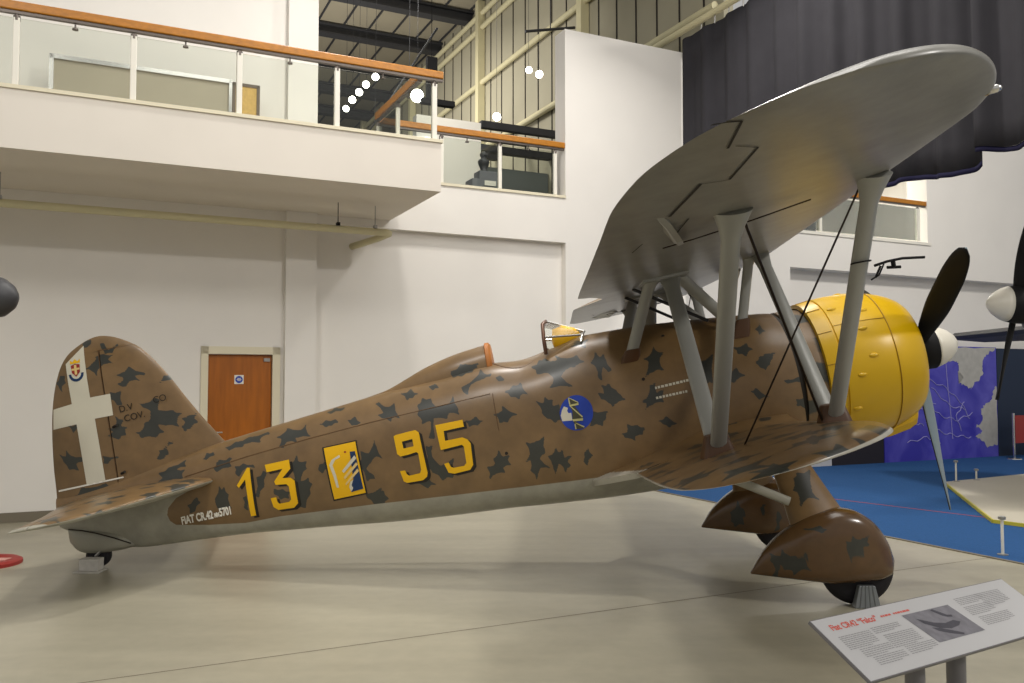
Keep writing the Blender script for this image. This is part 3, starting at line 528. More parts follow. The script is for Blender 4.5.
def star(rnd, cx, cz, r):
    n = rnd.choice((4, 5, 5, 6)); a0 = rnd.uniform(0, 6.28); out = []; k = rnd.uniform(.6, 1.0); an = rnd.uniform(0, 3.14)
    for i in range(2 * n):
        a = a0 + math.pi * i / n + rnd.uniform(-.22, .22); q = r * (rnd.uniform(.8, 1.35) if i % 2 == 0 else rnd.uniform(.35, .62))
        x, z = q * math.cos(a), q * math.sin(a) * k
        out.append((cx + x * math.cos(an) - z * math.sin(an), cz + x * math.sin(an) + z * math.cos(an)))
    return out
def starfield(seed, x0, x1, z0, z1, step, r):
    rnd = random.Random(seed); out = []
    x = x0
    while x < x1:
        z = z0 + rnd.uniform(0, step)
        while z < z1:
            out.append(star(rnd, x + rnd.uniform(-.3, .3) * step, z + rnd.uniform(-.2, .2) * step, r * rnd.uniform(.75, 1.25))); z += step
        x += step
    return out
M['camo'] = camo_mat('camouflage_paint')
M['camogloss'] = camo_mat('gloss_camouflage', base=rgb(92, 66, 37), rough=.2)
M['camowing'] = camo_mat('wing_camouflage', under=rgb(128, 126, 118), rough=.38)
# ---- fuselage
NX, NA = 600, 280
Xs = np.concatenate([np.linspace(1.60, 8.0, NX - 20), np.linspace(8.01, 8.28, 20)])
fa0 = np.linspace(0, 2 * math.pi, 1441)
zt, zb, hw, zm, en = fsec(Xs)
rows = []; vx = []; vy = []; vz = []
for i, X in enumerate(Xs):
    c, s = np.cos(fa0), np.sin(fa0); n_ = np.where(s > 0, en[i], en[i] + .6)
    y = hw[i] * np.sign(c) * np.abs(c) ** (2 / n_); h = np.where(s > 0, zt[i] - zm[i], zm[i] - zb[i]); z = zm[i] + h * np.sign(s) * np.abs(s) ** (2 / n_)
    L_ = np.concatenate([[0], np.cumsum(np.hypot(np.diff(y), np.diff(z)))]); q_ = np.linspace(0, L_[-1], NA + 1)[:-1]   # even spacing round the section
    y = np.interp(q_, L_, y); z = np.interp(q_, L_, z)
    rows.append([B(X, float(a), float(b)) for a, b in zip(y, z)]); vx.append(np.full(NA, X)); vy.append(y); vz.append(z)
fus = MB().grid(rows, True, caps=True).build('fuselage', M['camo'], plane, smooth=True, auto=50)
vx = np.concatenate(vx); vy = np.concatenate(vy); vz = np.concatenate(vz)
bgx = np.array([p[0] for p in BG]); bgz = np.array([p[1] for p in BG])
lower = bgx[::-1]; und = np.zeros(len(vx))
ln = [(p[0], p[1]) for p in BG]
low = ln[7:][::-1]         # long straight boundary, front to tail
zl = np.interp(vx, [p[0] for p in low] , [p[1] for p in low]) - .012 * (vx < 3.3)
und = np.clip((zl - vz) / .016 + .5, 0, 1)
tailpoly = ln[:8] + [(6.9, -.9), (8.6, -.9), (8.6, -.06), (7.4, -.06), (6.9, -.02)]
und = np.maximum(und, inpoly(vx, vz, [tailpoly]) * (vz < -.02 - .03 * (vx - 6.7)))
dk = inpoly(vx, vz, FUS).astype(float)
paint(fus, dk * (und < .5), und)
# ---- headrest fairing
hx = [4.14, 4.4, 4.72, 4.91, 5.10, 5.3, 5.45]; hz = [.745, .712, .635, .565, .50, .465, .44]; hwid = [.20, .20, .17, .14, .10, .06, .02]
rows = []; pts = []
for X in np.linspace(4.14, 5.42, 60):
    t_, w_ = float(_pch(hx, hz, X)), float(_pch(hx, hwid, X)); b_ = float(fsec(X)[0]) - .10
    r_ = []
    for a in np.linspace(0, math.pi, 40):
        y, z = w_ * math.copysign(abs(math.cos(a)) ** .7, math.cos(a)), b_ + (t_ - b_) * abs(math.sin(a)) ** .75
        r_.append(B(X, y, z)); pts.append((X, z))
    rows.append(r_)
hf = MB().grid(rows, caps=False).add(rows[0], [tuple(range(40))]).build('headrest_fairing', M['camo'], plane, smooth=True, auto=50)
pts = np.array(pts + pts[:40]); paint(hf, inpoly(pts[:, 0], pts[:, 1], FUS).astype(float), np.zeros(len(pts)))
rows = []
for k, X in enumerate((4.10, 4.115, 4.145, 4.155)):
    sh = (.93, 1.0, 1.0, .93)[k]
    rows.append([B(X, .205 * sh * math.copysign(abs(math.cos(a)) ** .7, math.cos(a)), .50 + (.26) * sh * abs(math.sin(a)) ** .75) for a in np.linspace(0, math.pi, 24)])
MB().grid(rows, caps=True).build('headrest', M['leather'], plane, smooth=True, auto=40)
# ---- cockpit opening with padded rim
rim = [B(X, y, float(fsec(X)[0]) - .055 * (abs(y) / .3) ** 2 * 1.6 + .006) for X, y in [(3.86 + .27 * math.cos(a), .29 * math.sin(a)) for a in np.linspace(0, 2 * math.pi, 41)]]
MB().path(rim, .010, 8).build('cockpit_rim', M['brown'], plane, smooth=True)
MB().add([p - BU * .012 for p in rim[:-1]], [tuple(range(40))]).build('cockpit_opening', M['black'], plane)
# ---- windscreen
ws = [[B(3.565 + .17 * abs(y), y, z) for y, z in ((.30, .55), (.27, .70), (.20, .82), (0, .855), (-.20, .82), (-.27, .70), (-.30, .55))],
      [B(X, y, z) for X, y, z in ((3.30, .29, .60), (3.27, .22, .665), (3.245, .13, .69), (3.235, 0, .70), (3.245, -.13, .69), (3.27, -.22, .665), (3.30, -.29, .60))]]
MB().grid(ws).build('windscreen_glass', M['clear'], plane)
fr = MB().path(ws[0], .017, 8)
fr.build('windscreen_arch', mat('windscreen_frame', rgb(104, 74, 58), .35, .3), plane, smooth=True)
fr = MB().path(ws[1], .010, 8)
for k in (1, 3, 5): fr.path([ws[0][k], ws[1][k]], .010, 6)
fr.build('windscreen_frame', M['chrome'], plane)
MB().lathe(B(3.54, .02, .66), BF, [(0, .02), (.02, .11), (.12, .13), (.22, .09), (.27, .02)], 20).build('sight_pad', M['num'], plane, smooth=True)
# ---- engine bay ring and cowling
AX = Vector((0, 0, 0)); CZ = -.03
def lat(prof, n=72): return MB().lathe(B(0, 0, CZ), -BF, [(t, q * KR) for t, q in prof], n, closed=False)
KR = .98
er = MB().lathe(B(0, 0, -.045), -BF, [(1.22, .57), (1.30, .585), (1.45, .60), (1.555, .602), (1.56, .56)], 72, closed=False).build('engine_bay_panel', M['camo'], plane, smooth=True, auto=40)
n_ = len(er.data.vertices); rr = random.Random(11)
mi = er.matrix_world
aa = np.tile(np.arange(72) / 72 * 3.7, 5); xx = np.repeat([1.22, 1.30, 1.45, 1.555, 1.56], 72)
paint(er, inpoly(xx, aa, starfield(3, 1.2, 1.7, 0, 3.7, .3, .12)).astype(float), np.zeros(n_))
MB().lathe(B(0, 0, -.05), -BF, [(1.53, .50), (1.53, .585), (1.61, .585), (1.61, .50)], 60, closed=False).build('engine_bay_gap', M['gap'], plane)
prof = [(.72, .36), (.58, .41), (.505, .44), (.485, .465), (.492, .492), (.525, .525), (.58, .56), (.66, .597), (.78, .636), (.92, .655), (1.10, .658), (1.22, .652), (1.225, .640), (1.235, .640), (1.24, .650), (1.36, .635), (1.365, .60)]
cw = lat(prof).build('engine_cowling', M['yellow'], plane, smooth=True, auto=38)
sm = MB()
for X_, r_ in ((.785, .627), (1.10, .646)):
    pts = [B(X_, r_ * math.cos(a), CZ + r_ * math.sin(a)) for a in np.linspace(0, 2 * math.pi, 73)]
    if X_ < 1: sm.path(pts, .0045, 6)
for a in np.linspace(0, 2 * math.pi, 15)[:-1]:
    sm.path([B(1.245, .640 * math.cos(a + .1), CZ + .640 * math.sin(a + .1)), B(1.36, .6245 * math.cos(a + .1), CZ + .6245 * math.sin(a + .1))], .003, 5)
for a in (-1.15, .62): sm.path([B(X_, r_ * math.cos(a), CZ + r_ * math.sin(a)) for X_, r_ in ((.79, .628), (.92, .643), (1.1, .646), (1.22, .640))], .003, 5)
sm.build('cowling_seam', mat('cowling_seam', rgb(150, 112, 10), .6), cw)
for X_, a in ((1.16, .93), (.93, .80), (1.0, .50), (.98, .12), (1.10, -.10), (1.16, -.55), (.95, 1.6), (1.0, 2.2), (.98, 2.8), (1.05, 3.6)):
    bp = MB(); rows = []
    for s in np.linspace(0, 1, 7):
        r1 = .020 * math.sin(math.pi * (.08 + .84 * s)) ** .6
        c_ = B(X_ + .075 * (s - .5), .640 * math.cos(a), CZ + .640 * math.sin(a)); up_ = (BS * math.cos(a) + BU * math.sin(a)); tn = (-BS * math.sin(a) + BU * math.cos(a))
        rows.append([c_ + up_ * r1 * .75 * math.sin(q) + tn * r1 * math.cos(q) for q in np.linspace(0, 2 * math.pi, 11)[:-1]])
    bp.grid(rows, True, caps=True).build('rocker_bulge', M['yellow'], cw, smooth=True)
# chin scoop
rows = []
for X_, w_, z0, z1 in ((.53, .18, -.40, -.57), (.55, .20, -.40, -.62), (.62, .21, -.40, -.655), (.80, .21, -.45, -.69), (1.0, .19, -.5, -.70), (1.2, .13, -.55, -.68)):
    rows.append([B(X_, y, z) for y, z in ((w_, z0), (w_, z1 + .06), (w_ * .75, z1), (-w_ * .75, z1), (-w_, z1 + .06), (-w_, z0))])
MB().grid(rows, caps=True).build('chin_scoop', M['yellow'], cw)
MB().lathe(B(.60, 0, CZ), -BF, [(0, .02), (.0, .36), (.06, .36)], 40).build('engine_front', M['darknose'], plane)
for k in range(14):
    a = 2 * math.pi * k / 14 + .2
    MB().tube(B(.56, .14 * math.cos(a), CZ + .14 * math.sin(a)), B(.56, .38 * math.cos(a), CZ + .38 * math.sin(a)), .045, 10).build('engine_cylinder', M['darksteel'], plane, smooth=True, auto=40)
# ---- propeller
SP = MB().lathe(B(0, 0, 0), -BF, [(0, 0), (.012, .04), (.04, .085), (.09, .132), (.15, .165), (.21, .182), (.235, .185)], 36).build('spinner', M['spinner'], plane, smooth=True)
MB().lathe(B(.235, 0, 0), -BF, [(0, .185), (.0, .19), (.09, .185), (.16, .15), (.3, .12)], 36).build('propeller_hub', M['black'], plane, smooth=True, auto=40)
for kk, deg in enumerate((31, -89, 151)):
    a = math.radians(deg); rd = BS * math.cos(a) + BU * math.sin(a); tn = -BF.cross(rd)
    rows = []
    for s in np.linspace(0, 1, 30):
        rr = .10 + 1.33 * s
        ch = float(_pch([0, .1, .25, .5, .72, .86, .94, .98, 1.0], [.10, .115, .16, .205, .205, .178, .135, .085, .015], s)); th_ = .030 * (1 - s) + .008
        tw = math.radians(62 - 40 * s ** .8)
        cd = (tn * math.cos(tw) - BF * math.sin(tw)); nd = (BF * math.cos(tw) + tn * math.sin(tw))
        rows.append([B(.37, 0, 0) + rd * rr + cd * ch * .5 * math.cos(q) + nd * th_ * math.sin(q) for q in np.linspace(0, 2 * math.pi, 17)[:-1]])
    mb = MB(); mb.grid(rows, True, caps=True)
    mb.m = [(0 if (i % 16) < 8 else 1) for i in range(29 * 16)] + [0, 0]
    tag(mb.build('propeller_blade', [M['bladefront'], M['black']], plane, smooth=True), 'propeller blade with black rear face and grey-blue front face')
# ---- wings
def wing(name, LE, TE, zf, seed, camber=.12, ny=210, nc=140, notch=None, mats=None, stars=.34, sr=.17, undercol=1.0, rim_=.05, nose_=0, fu_=1.35, fl_=.45):
    tip = LE[-1][0]
    half = tip * np.sin(np.linspace(0, math.pi / 2, ny)); ys = np.concatenate([-half[::-1], half[1:]])
    ys = np.clip(ys, -tip + .002, tip - .002)
    rows = []; vx = []; vy = []; un = []
    q = np.linspace(0, 1, nc // 2 + 1); cs = (1 - np.cos(math.pi * q)) / 2
    for y in ys:
        a = abs(y); le = float(_pch([p[0] for p in LE], [p[1] for p in LE], a)); te = float(_pch([p[0] for p in TE], [p[1] for p in TE], a)); c = max(te - le, .01)
        r_ = []
        for up_, s in [(1, t) for t in cs[::-1]] + [(0, t) for t in cs[1:-1]]:
            th_ = 5 * camber * (.2969 * math.sqrt(s) - .126 * s - .3516 * s * s + .2843 * s ** 3 - .1036 * s ** 4)
            z = th_ * c * (fu_ if up_ else -fl_)
            if s > .999: z = 0
            X = le + s * c
            r_.append(B(X, y, zf(X, y) + z)); vx.append(X); vy.append(y); un.append(0 if up_ and .012 < s < .99 and a < tip - rim_ or (not up_ and s < nose_) else 1)
        rows.append(r_)
    o = MB().grid(rows, True, caps=True).build(name, mats, plane, smooth=True, auto=60)
    paint(o, inpoly(np.array(vx), np.array(vy), starfield(seed, 1.2, 3.6, -5.2, 5.2, stars, sr)).astype(float) * (1 - np.array(un)), np.array(un) * undercol)
    return o
ZU = lambda X, Y: 1.01 + (.03 if Y > 0 else .02) * abs(Y) - .08 * (X - 2.4)
ZL = lambda X, Y: -.362 + .05 * (abs(Y) - 3.25) - .08 * (X - 2.5)
ULE = [(0, 1.50), (3.0, 1.49), (3.74, 1.50), (4.05, 1.56), (4.31, 1.67), (4.68, 1.93), (4.80, 2.08), (4.88, 2.28), (4.90, 2.45)]
UTE = [(0, 3.02), (.30, 3.13), (.55, 3.27), (2.08, 3.24), (3.0, 3.22), (3.58, 3.21), (4.16, 3.14), (4.58, 2.97), (4.78, 2.77), (4.87, 2.60), (4.90, 2.45)]
LLE = [(0, 1.63), (2.2, 1.63), (2.6, 1.70), (2.85, 1.84), (3.03, 2.02), (3.16, 2.22), (3.235, 2.45), (3.25, 2.6)]
LTE = [(0, 3.10), (2.2, 3.08), (2.8, 3.03), (3.08, 2.92), (3.21, 2.76), (3.25, 2.6)]
uw = wing('upper_wing', ULE, UTE, ZU, 21, mats=M['camowing'], stars=.42, sr=.15, rim_=.25)
M['camolow'] = camo_mat('lower_wing_camouflage', under=rgb(176, 172, 158), rough=.3)
lw = wing('lower_wing', LLE, LTE, ZL, 9, mats=M['camolow'], stars=.36, sr=.15, camber=.11, rim_=.004, nose_=.10, fu_=1.2, fl_=.2)
# aileron gap strips, rod and horn under the upper wing
def strip(mb, pts, w, s=1):
    for (X0, Y0), (X1, Y1) in zip(pts[:-1], pts[1:]):
        d = Vector((X1 - X0, Y1 - Y0)); n_ = Vector((-d.y, d.x)).normalized() * w / 2
        K = 6
        for k in range(K):
            P0 = (X0 + d.x * k / K, Y0 + d.y * k / K); P1 = (X0 + d.x * (k + 1) / K, Y0 + d.y * (k + 1) / K)
            mb.add([under(p[0] + .02 + e * n_.x, s * (p[1] + .07 + e * n_.y)) for p, e in ((P0, -1), (P1, -1), (P1, 1), (P0, 1))], [(0, 1, 2, 3)])
def under(X, Y, off=.004):
    a = abs(Y); le = float(_pch([p[0] for p in ULE], [p[1] for p in ULE], a)); te = float(_pch([p[0] for p in UTE], [p[1] for p in UTE], a)); c = te - le; s = min(max((X - le) / c, .001), .999)
    th_ = 5 * .12 * (.2969 * math.sqrt(s) - .126 * s - .3516 * s * s + .2843 * s ** 3 - .1036 * s ** 4)
    return B(X, Y, ZU(X, Y) - .45 * th_ * c - off)
for s in (1, -1):
    for L, w_ in (([(2.90, 4.66), (2.78, 4.62), (2.77, 4.32)], .014), ([(2.74, 4.33), (2.63, 4.24)], .006), ([(2.63, 4.24), (2.65, 3.78)], .014), ([(2.65, 3.78), (2.79, 3.82)], .006), ([(2.79, 3.82), (2.85, 3.22)], .022), ([(2.72, 3.05), (2.73, 2.66)], .010), ([(2.92, 2.56), (2.96, 2.3)], .010)):
        mb = MB(); strip(mb, L, w_ * .8, s); mb.build('aileron_gap', M['gap'], plane, fixn=False)
    rod = [under(X, s * Y, .03) for X, Y in ((2.02, 2.95), (2.3, 2.75), (2.6, 2.56), (2.80, 2.46))]
    MB().path(rod, .004, 6).build('aileron_rod', M['wire'], plane)
    h_ = [under(2.94, s * 3.30, 0), under(2.86, s * 3.10, .035), under(2.76, s * 2.75, .06), under(2.70, s * 2.45, .035), under(2.72, s * 2.42, .01), under(2.84, s * 2.85, 0), under(2.90, s * 3.2, 0)]
    MB().prism([p for p in h_], BF * .035 + BU * .006).build('aileron_horn', M['strut'], plane)
    ms = MB().lathe(B(1.57, s * 4.08, ZU(1.57, 4.08)), (BF + BS * s * .3).normalized(), [(-.03, .02), (.02, .018), (.035, .012), (.042, 0)], 14)
    ms.build('navigation_lamp', M['chrome'], plane, smooth=True)
# ---- struts
def strut(name, a, b, chord, th_, m_=None, parent=None, top=0, foot=0):
    a = Vector(a); b = Vector(b); d = (b - a).normalized(); cdir = (-BF - d * (-BF).dot(d)).normalized(); ndir = d.cross(cdir)
    L = (b - a).length
    prof = [(0, 1 + foot), (.04, 1 + foot * .35), (.07, 1), (.5, 1.0), (.90, 1), (.945, 1 + top * .35), (1.0, 1 + top)]
    rows = [[a + d * L * t + cdir * chord * .5 * k * math.cos(q) + ndir * th_ * .5 * (k if k > 1 else 1) * math.sin(q) for q in np.linspace(0, 2 * math.pi, 25)[:-1]] for t, k in prof]
    return MB().grid(rows, True, caps=True).build(name, m_ or M['strut'], parent or plane, smooth=True, auto=50)
def footing(p, q, chord, th_, parent, L=.135, grow=1.6):
    p = Vector(p); d = (Vector(q) - p).normalized(); cdir = -BF; ndir = BS
    rows = []
    for t, k in ((-.06, grow), (0, grow), (L, 1.05), (L + .004, .9)):
        rows.append([p + d * t + cdir * chord * .5 * k * math.copysign(abs(math.cos(a)) ** .35, math.cos(a)) + ndir * th_ * .5 * k * math.copysign(abs(math.sin(a)) ** .35, math.sin(a)) for a in np.linspace(0, 2 * math.pi, 25)[:-1]])
    tag(MB().grid(rows, True, caps=True).build('strut_footing', M['footing'], parent, smooth=True, auto=35), 'brown strut footing')
def lowtop(X, Y): return B(X, Y, ZL(X, Y) + .06)
TOPS = {}
for s in (1, -1):
    fr_, ff_ = lowtop(2.59, s * 1.80), lowtop(1.79, s * 1.85)
    ro, fo = under(2.47, s * 3.00, -.01), under(1.64, s * 2.92, -.01)
    ri, fi = under(2.50, s * .66, -.01), under(1.70, s * .52, -.01)
    S1 = strut('interplane_strut', fr_, ro, .115, .055, top=1.0)
    footing(fr_, (fr_ + (ro - fr_) * .5 + (ri - fr_) * .5), .145, .11, S1)
    S2 = strut('interplane_strut', fr_, ri, .125, .055, top=.5)
    S3 = strut('interplane_strut', ff_, fo, .108, .055, top=1.0)
    footing(ff_, (ff_ + (fo - ff_) * .5 + (fi - ff_) * .5), .135, .11, S3)
    S4 = strut('interplane_strut', ff_, fi, .110, .055, top=.5)
    # cabane struts
    cr_, cf_ = B(2.91, s * .44, .40), B(1.95, s * .42, .44)
    c1 = strut('cabane_strut', cr_, under(2.66, s * .70, -.01), .10, .055, top=.6)
    footing(cr_, under(2.66, s * .70), .12, .07, c1, .06, 1.3)
    c2 = strut('cabane_strut', cf_, under(1.78, s * .48, -.01), .085, .05, top=.5)
    footing(cf_, under(1.78, s * .48), .11, .07, c2, .10, 1.3)
    c3 = strut('cabane_strut', B(2.0, s * .40, .50), under(2.42, s * .60, -.01), .10, .045, top=.4)
    MB().path([B(2.2, s * .38, .58), under(2.78, s * .35, .0)], .014, 8).build('cabane_brace', M['darksteel'], plane)
    MB().prism([under(X, s * Y, .0) for X, Y in ((2.36, .52), (2.36, .80), (2.74, .84), (2.74, .52))], BU * -.02).build('cabane_plate', M['strut'], plane)
    # wires
    for a_, b_, r_ in ((under(1.69, s * 2.86), lowtop(2.42, s * 1.84), .0065), (under(2.36, s * 2.76), lowtop(1.86, s * 1.86), .009)):
        MB().tube(a_, b_, r_, 8).build('bracing_wire', M['wire'], plane)
    sl = [under(1.78 - .0, s * 2.82, .006)]
# venturi tube clamped to the front strut of the near wing
ff_, fo = lowtop(1.79, 1.85), under(1.64, 2.92, -.01)
vp = ff_ + (fo - ff_) * .70
vn = empty('venturi_tube', vp, None, None); vn.parent = plane; vn.location = vp - plane.location
del vn
bpy.data.objects.remove(bpy.data.objects['venturi_tube'])
vp = vp - BU * .02
vf = (BF - BU * .17).normalized()
vt = MB().path([vp + BS * .06 + vf * .05 - BU * .03, vp + vf * .13 + BS * .06 - BU * .005, vp + vf * .22 + BU * .012 + BS * .06, vp + vf * .35 + BU * .016 + BS * .06], .008, 8)
vt.path([vp + vf * .05 + BS * .04 - BU * .10, vp + vf * .09 + BS * .05 - BU * .03], .007, 8).path([vp + vf * .03 + BS * .02 - BU * .11, vp + vf * .07 + BS * .05 - BU * .085, vp + vf * .11 + BS * .05 - BU * .02], .005, 8)
vt.path([vp + vf * .125 + BU * -.04 + BS * .05, vp + vf * .205 + BU * -.038 + BS * .05], .009, 8).path([vp + vf * .165 + BU * -.04 + BS * .05, vp + vf * .165 + BU * .0 + BS * .055], .014, 8)
vt.path([vp + BS * .034 * math.sin(q) + BF * (.058 * math.cos(q)) for q in np.linspace(0, 2 * math.pi, 21)], .005, 6)
tag(vt.build('venturi_tube', M['black'], plane), 'thin black probe clamped to the front strut')
# ---- wing root fillet
rowsA = []; fa = []
for X in np.linspace(1.75, 3.42, 60):
    zA = float(np.interp(X, [1.75, 2.11, 2.49, 2.90, 3.42], [-.30, -.29, -.33, -.44, -.57])); yA = float(fuse_y(X, zA)) - .004
    Xb = min(X, 3.06); s_ = max(0, (X - 3.06) / .36)
    yB = .95 * (1 - s_) ** .8 + .44 * (1 - (1 - s_) ** .8); zB = ZL(Xb, yB) + (.075 * max(0, 1 - ((Xb - 2.1) / 1.0) ** 2) + .004) - .04 * s_
    r_ = []
    for t in np.linspace(0, 1, 12):
        y = yA + (yB - yA) * t; z = zA + (zB - zA) * (1 - (1 - t) ** 2.0); r_.append(B(X, y, z)); fa.append((X, z, t))
    r_.append(B(X, yB - .02, zB - .05)); fa.append((X, z, 1)); r_.append(B(X, yA - .02, min(zA - .06, zB - .05))); fa.append((X, z, 1))
    rowsA.append(r_)
for s in (1, -1):
    rw = rowsA if s == 1 else [[p - BS * 2 * ((p - PT).dot(BS)) for p in r_] for r_ in rowsA]
    o = MB().grid(rw, True, caps=True).build('wing_root_fillet', M['camolow'], plane, smooth=True, auto=50)
    f_ = np.array(fa); paint(o, inpoly(f_[:, 0], f_[:, 2] * .6, starfield(4, 1.6, 3.4, 0, .7, .35, .1)).astype(float), (f_[:, 0] > 3.02 + .28 * (1 - f_[:, 2])).astype(float))
# belly fairing below the fuselage, grey, with the small vent
MB().prism([B(3.22, .50, -.60), B(3.36, .485, -.575), B(3.20, .50, -.535)], BS * .03).build('belly_vent', M['gap'], plane)
# ---- fin and rudder
OUT = [(6.60, .25), (6.66, .32), (6.89, .68), (7.08, 1.03), (7.25, 1.27), (7.36, 1.36), (7.51, 1.445), (7.62, 1.475), (7.70, 1.478), (7.83, 1.44), (8.01, 1.34), (8.13, 1.12), (8.215, .80), (8.265, .36), (8.27, .14), (8.28, .04)]
for _ in range(3):
    q_ = [OUT[0]]
    for a_, b_ in zip(OUT[:-1], OUT[1:]): q_ += [(.75 * a_[0] + .25 * b_[0], .75 * a_[1] + .25 * b_[1]), (.25 * a_[0] + .75 * b_[0], .25 * a_[1] + .75 * b_[1])]
    OUT = q_ + [OUT[-1]]
kt = max(range(len(OUT)), key=lambda i: OUT[i][1]); ztop = OUT[kt][1]
lez = [(p[1], p[0]) for p in OUT[:kt + 1]]; tez = sorted([(p[1], p[0]) for p in OUT[kt:]])
lez = sorted(lez)
def finpart(name, z0, z1, hinge, which):
    mb = MB(); rows = []; pz = []
    zs = np.concatenate([np.linspace(z0, z1 - .12, 90), z1 - .12 * (1 - np.sin(np.linspace(0, math.pi / 2, 60))[1:])])
    for z in zs:
        le = float(np.interp(z, [p[0] for p in lez], [p[1] for p in lez])); te = float(np.interp(z, [p[0] for p in tez], [p[1] for p in tez]))
        hg = min(max(hinge(z), le), te); x0, x1 = (le, hg - .008) if which == 0 else (hg + .002, te)
        if x1 - x0 < .004: x1 = x0 + .004
        c = te - le; r_ = []
        for side, q in [(1, t) for t in np.linspace(0, 1, 60)] + [(-1, t) for t in np.linspace(1, 0, 60)]:
            X = x0 + (x1 - x0) * q; s = min(max((X - le) / max(c, .01), 0), 1)
            hth = .055 * min(1, c / 1.0) * (4 * s * (1 - s)) ** .6 + .003
            r_.append(B(X, side * hth, z)); pz.append((X, z))
        rows.append(r_)
    o = mb.grid(rows, True, caps=True).build(name, M['camo'], plane, smooth=True, auto=50)
    p_ = np.array(pz); paint(o, inpoly(p_[:, 0], p_[:, 1], FIN + FUS[:4]).astype(float), np.zeros(len(p_)))
    return o
finpart('tail_fin', .05, 1.345, lambda z: 7.66, 0)
rud = finpart('rudder', .03, ztop - .0005, lambda z: 7.665 if z < 1.335 else 6.9, 1)
def finmark(poly, eps, m_, name, parent):
    for s in (1, -1):
        pts = []
        bm = flat_poly(poly, .06); vv = []
        for v in bm.verts:
            X, z = v.co.x, v.co.y
            le = float(np.interp(z, [p[0] for p in lez], [p[1] for p in lez])); te = float(np.interp(z, [p[0] for p in tez], [p[1] for p in tez])); c = te - le; q = min(max((X - le) / max(c, .01), 0), 1)
            vv.append(B(X, s * (.055 * min(1, c / 1.0) * (4 * q * (1 - q)) ** .6 + .003 + eps), z))
        MB().add(vv, [tuple(v.index for v in f.verts) for f in bm.faces]).build(name, m_, parent, fixn=False)
        bm.free()
V_ = CROSS['v']
V_ = [(min(x, 8.262 if z < .85 else 8.2 if z < 1.0 else x), z) for x, z in V_]
finmark(V_, .004, M['crosswhite'], 'white_cross', rud)
finmark(CROSS['line'], .004, M['white'], 'white_line', rud)
cx, cz = CROSS['crest']if isinstance(CROSS['crest'][0], float) else CROSS['crest'][0]
cr = lambda pts: [(cx - x, cz + z) for x, z in pts]
finmark(cr([(.075 * math.cos(a), -.03 + .075 * math.sin(a)) for a in np.linspace(math.pi, 2 * math.pi, 9)] + [(.05 * math.cos(a), -.03 + .05 * math.sin(a)) for a in np.linspace(2 * math.pi, math.pi, 9)]), .006, M['navy'], 'crest_wreath', rud)
finmark(cr([(-.045, .05), (0, .06), (.045, .05), (.04, -.02), (0, -.06), (-.04, -.02)]), .0065, M['red'], 'crest_shield', rud)
finmark(cr([(-.012, .05), (.012, .05), (.012, -.04), (-.012, -.04)]), .0075, M['tan'], 'crest_bar', rud)
finmark(cr([(-.04, .02), (.04, .02), (.04, .002), (-.04, .002)]), .0075, M['tan'], 'crest_bar', rud)
finmark(cr([(-.05, .065), (-.05, .10), (-.025, .08), (0, .105), (.025, .08), (.05, .10), (.05, .065)]), .0065, M['num'], 'crest_crown', rud)
finmark([(7.34, 1.338), (7.36, 1.340), (7.67, 1.343), (7.67, 1.335)], .003, M['brown'], 'rudder_gap', rud)
finmark([(7.659, .10), (7.665, .10), (7.665, 1.335), (7.659, 1.335)], .002, M['brown'], 'rudder_gap', rud)
for kx, kz in ((7.62, .19), (7.63, .62)):
    MB().box(-.03, .03, -.03, .03, -.01, .01) if 0 else MB().tube(B(kx, .05, kz), B(kx - .05, .085, kz + .01), .012, 8).build('rudder_fitting', M['gap'], plane)
# ---- tailplane and elevators
SLE = [(.05, 6.70), (.25, 6.75), (.7, 6.89), (1.1, 7.04), (1.45, 7.17), (1.6, 7.34), (1.68, 7.49), (1.71, 7.65)]
STE = [(.05, 8.275), (.15, 8.22), (.3, 8.13), (.6, 8.02), (.96, 7.87), (1.42, 7.735), (1.62, 7.69), (1.71, 7.66)]
def ZS(X, Y): return -.005 - .030 * Y - .02 * max(0, X - 7.55)
def tailpart(name, s, which):
    rows = []; pv = []
    for y in .05 + 1.658 * np.sin(np.linspace(0, math.pi / 2, 70)):
        le = float(_pch([p[0] for p in SLE], [p[1] for p in SLE], y)); te = float(_pch([p[0] for p in STE], [p[1] for p in STE], y)); c = max(te - le, .012)
        hg = min(max(7.52, le + .003), te - .003)
        x0, x1 = (le, hg - .004) if which == 0 else (hg + .004, te)
        r_ = []
        for up_, q in [(1, t) for t in np.linspace(0, 1, 40)] + [(-1, t) for t in np.linspace(1, 0, 40)]:
            q2 = q * q if which == 0 else q
            X = x0 + (x1 - x0) * q2; t_ = min(max((X - le) / c, 0), 1)
            z = .062 * min(1, c / 1.1) * (4 * t_ ** .8 * (1 - t_)) ** .55
            r_.append(B(X, s * y, ZS(X, y) + up_ * z)); pv.append((X, s * y, up_))
        rows.append(r_)
    o = MB().grid(rows, True, caps=True).build(name, M['camo'], plane, smooth=True, auto=50)
    p_ = np.array(pv); paint(o, inpoly(p_[:, 0], p_[:, 1], starfield(17, 6.6, 8.4, -1.6, 1.6, .3, .11)).astype(float) * (p_[:, 2] > 0), ((p_[:, 2] < 0) | (np.abs(p_[:, 1]) > 1.64)).astype(float))
for s in (1, -1):
    tailpart('tailplane', s, 0); tailpart('elevator', s, 1)
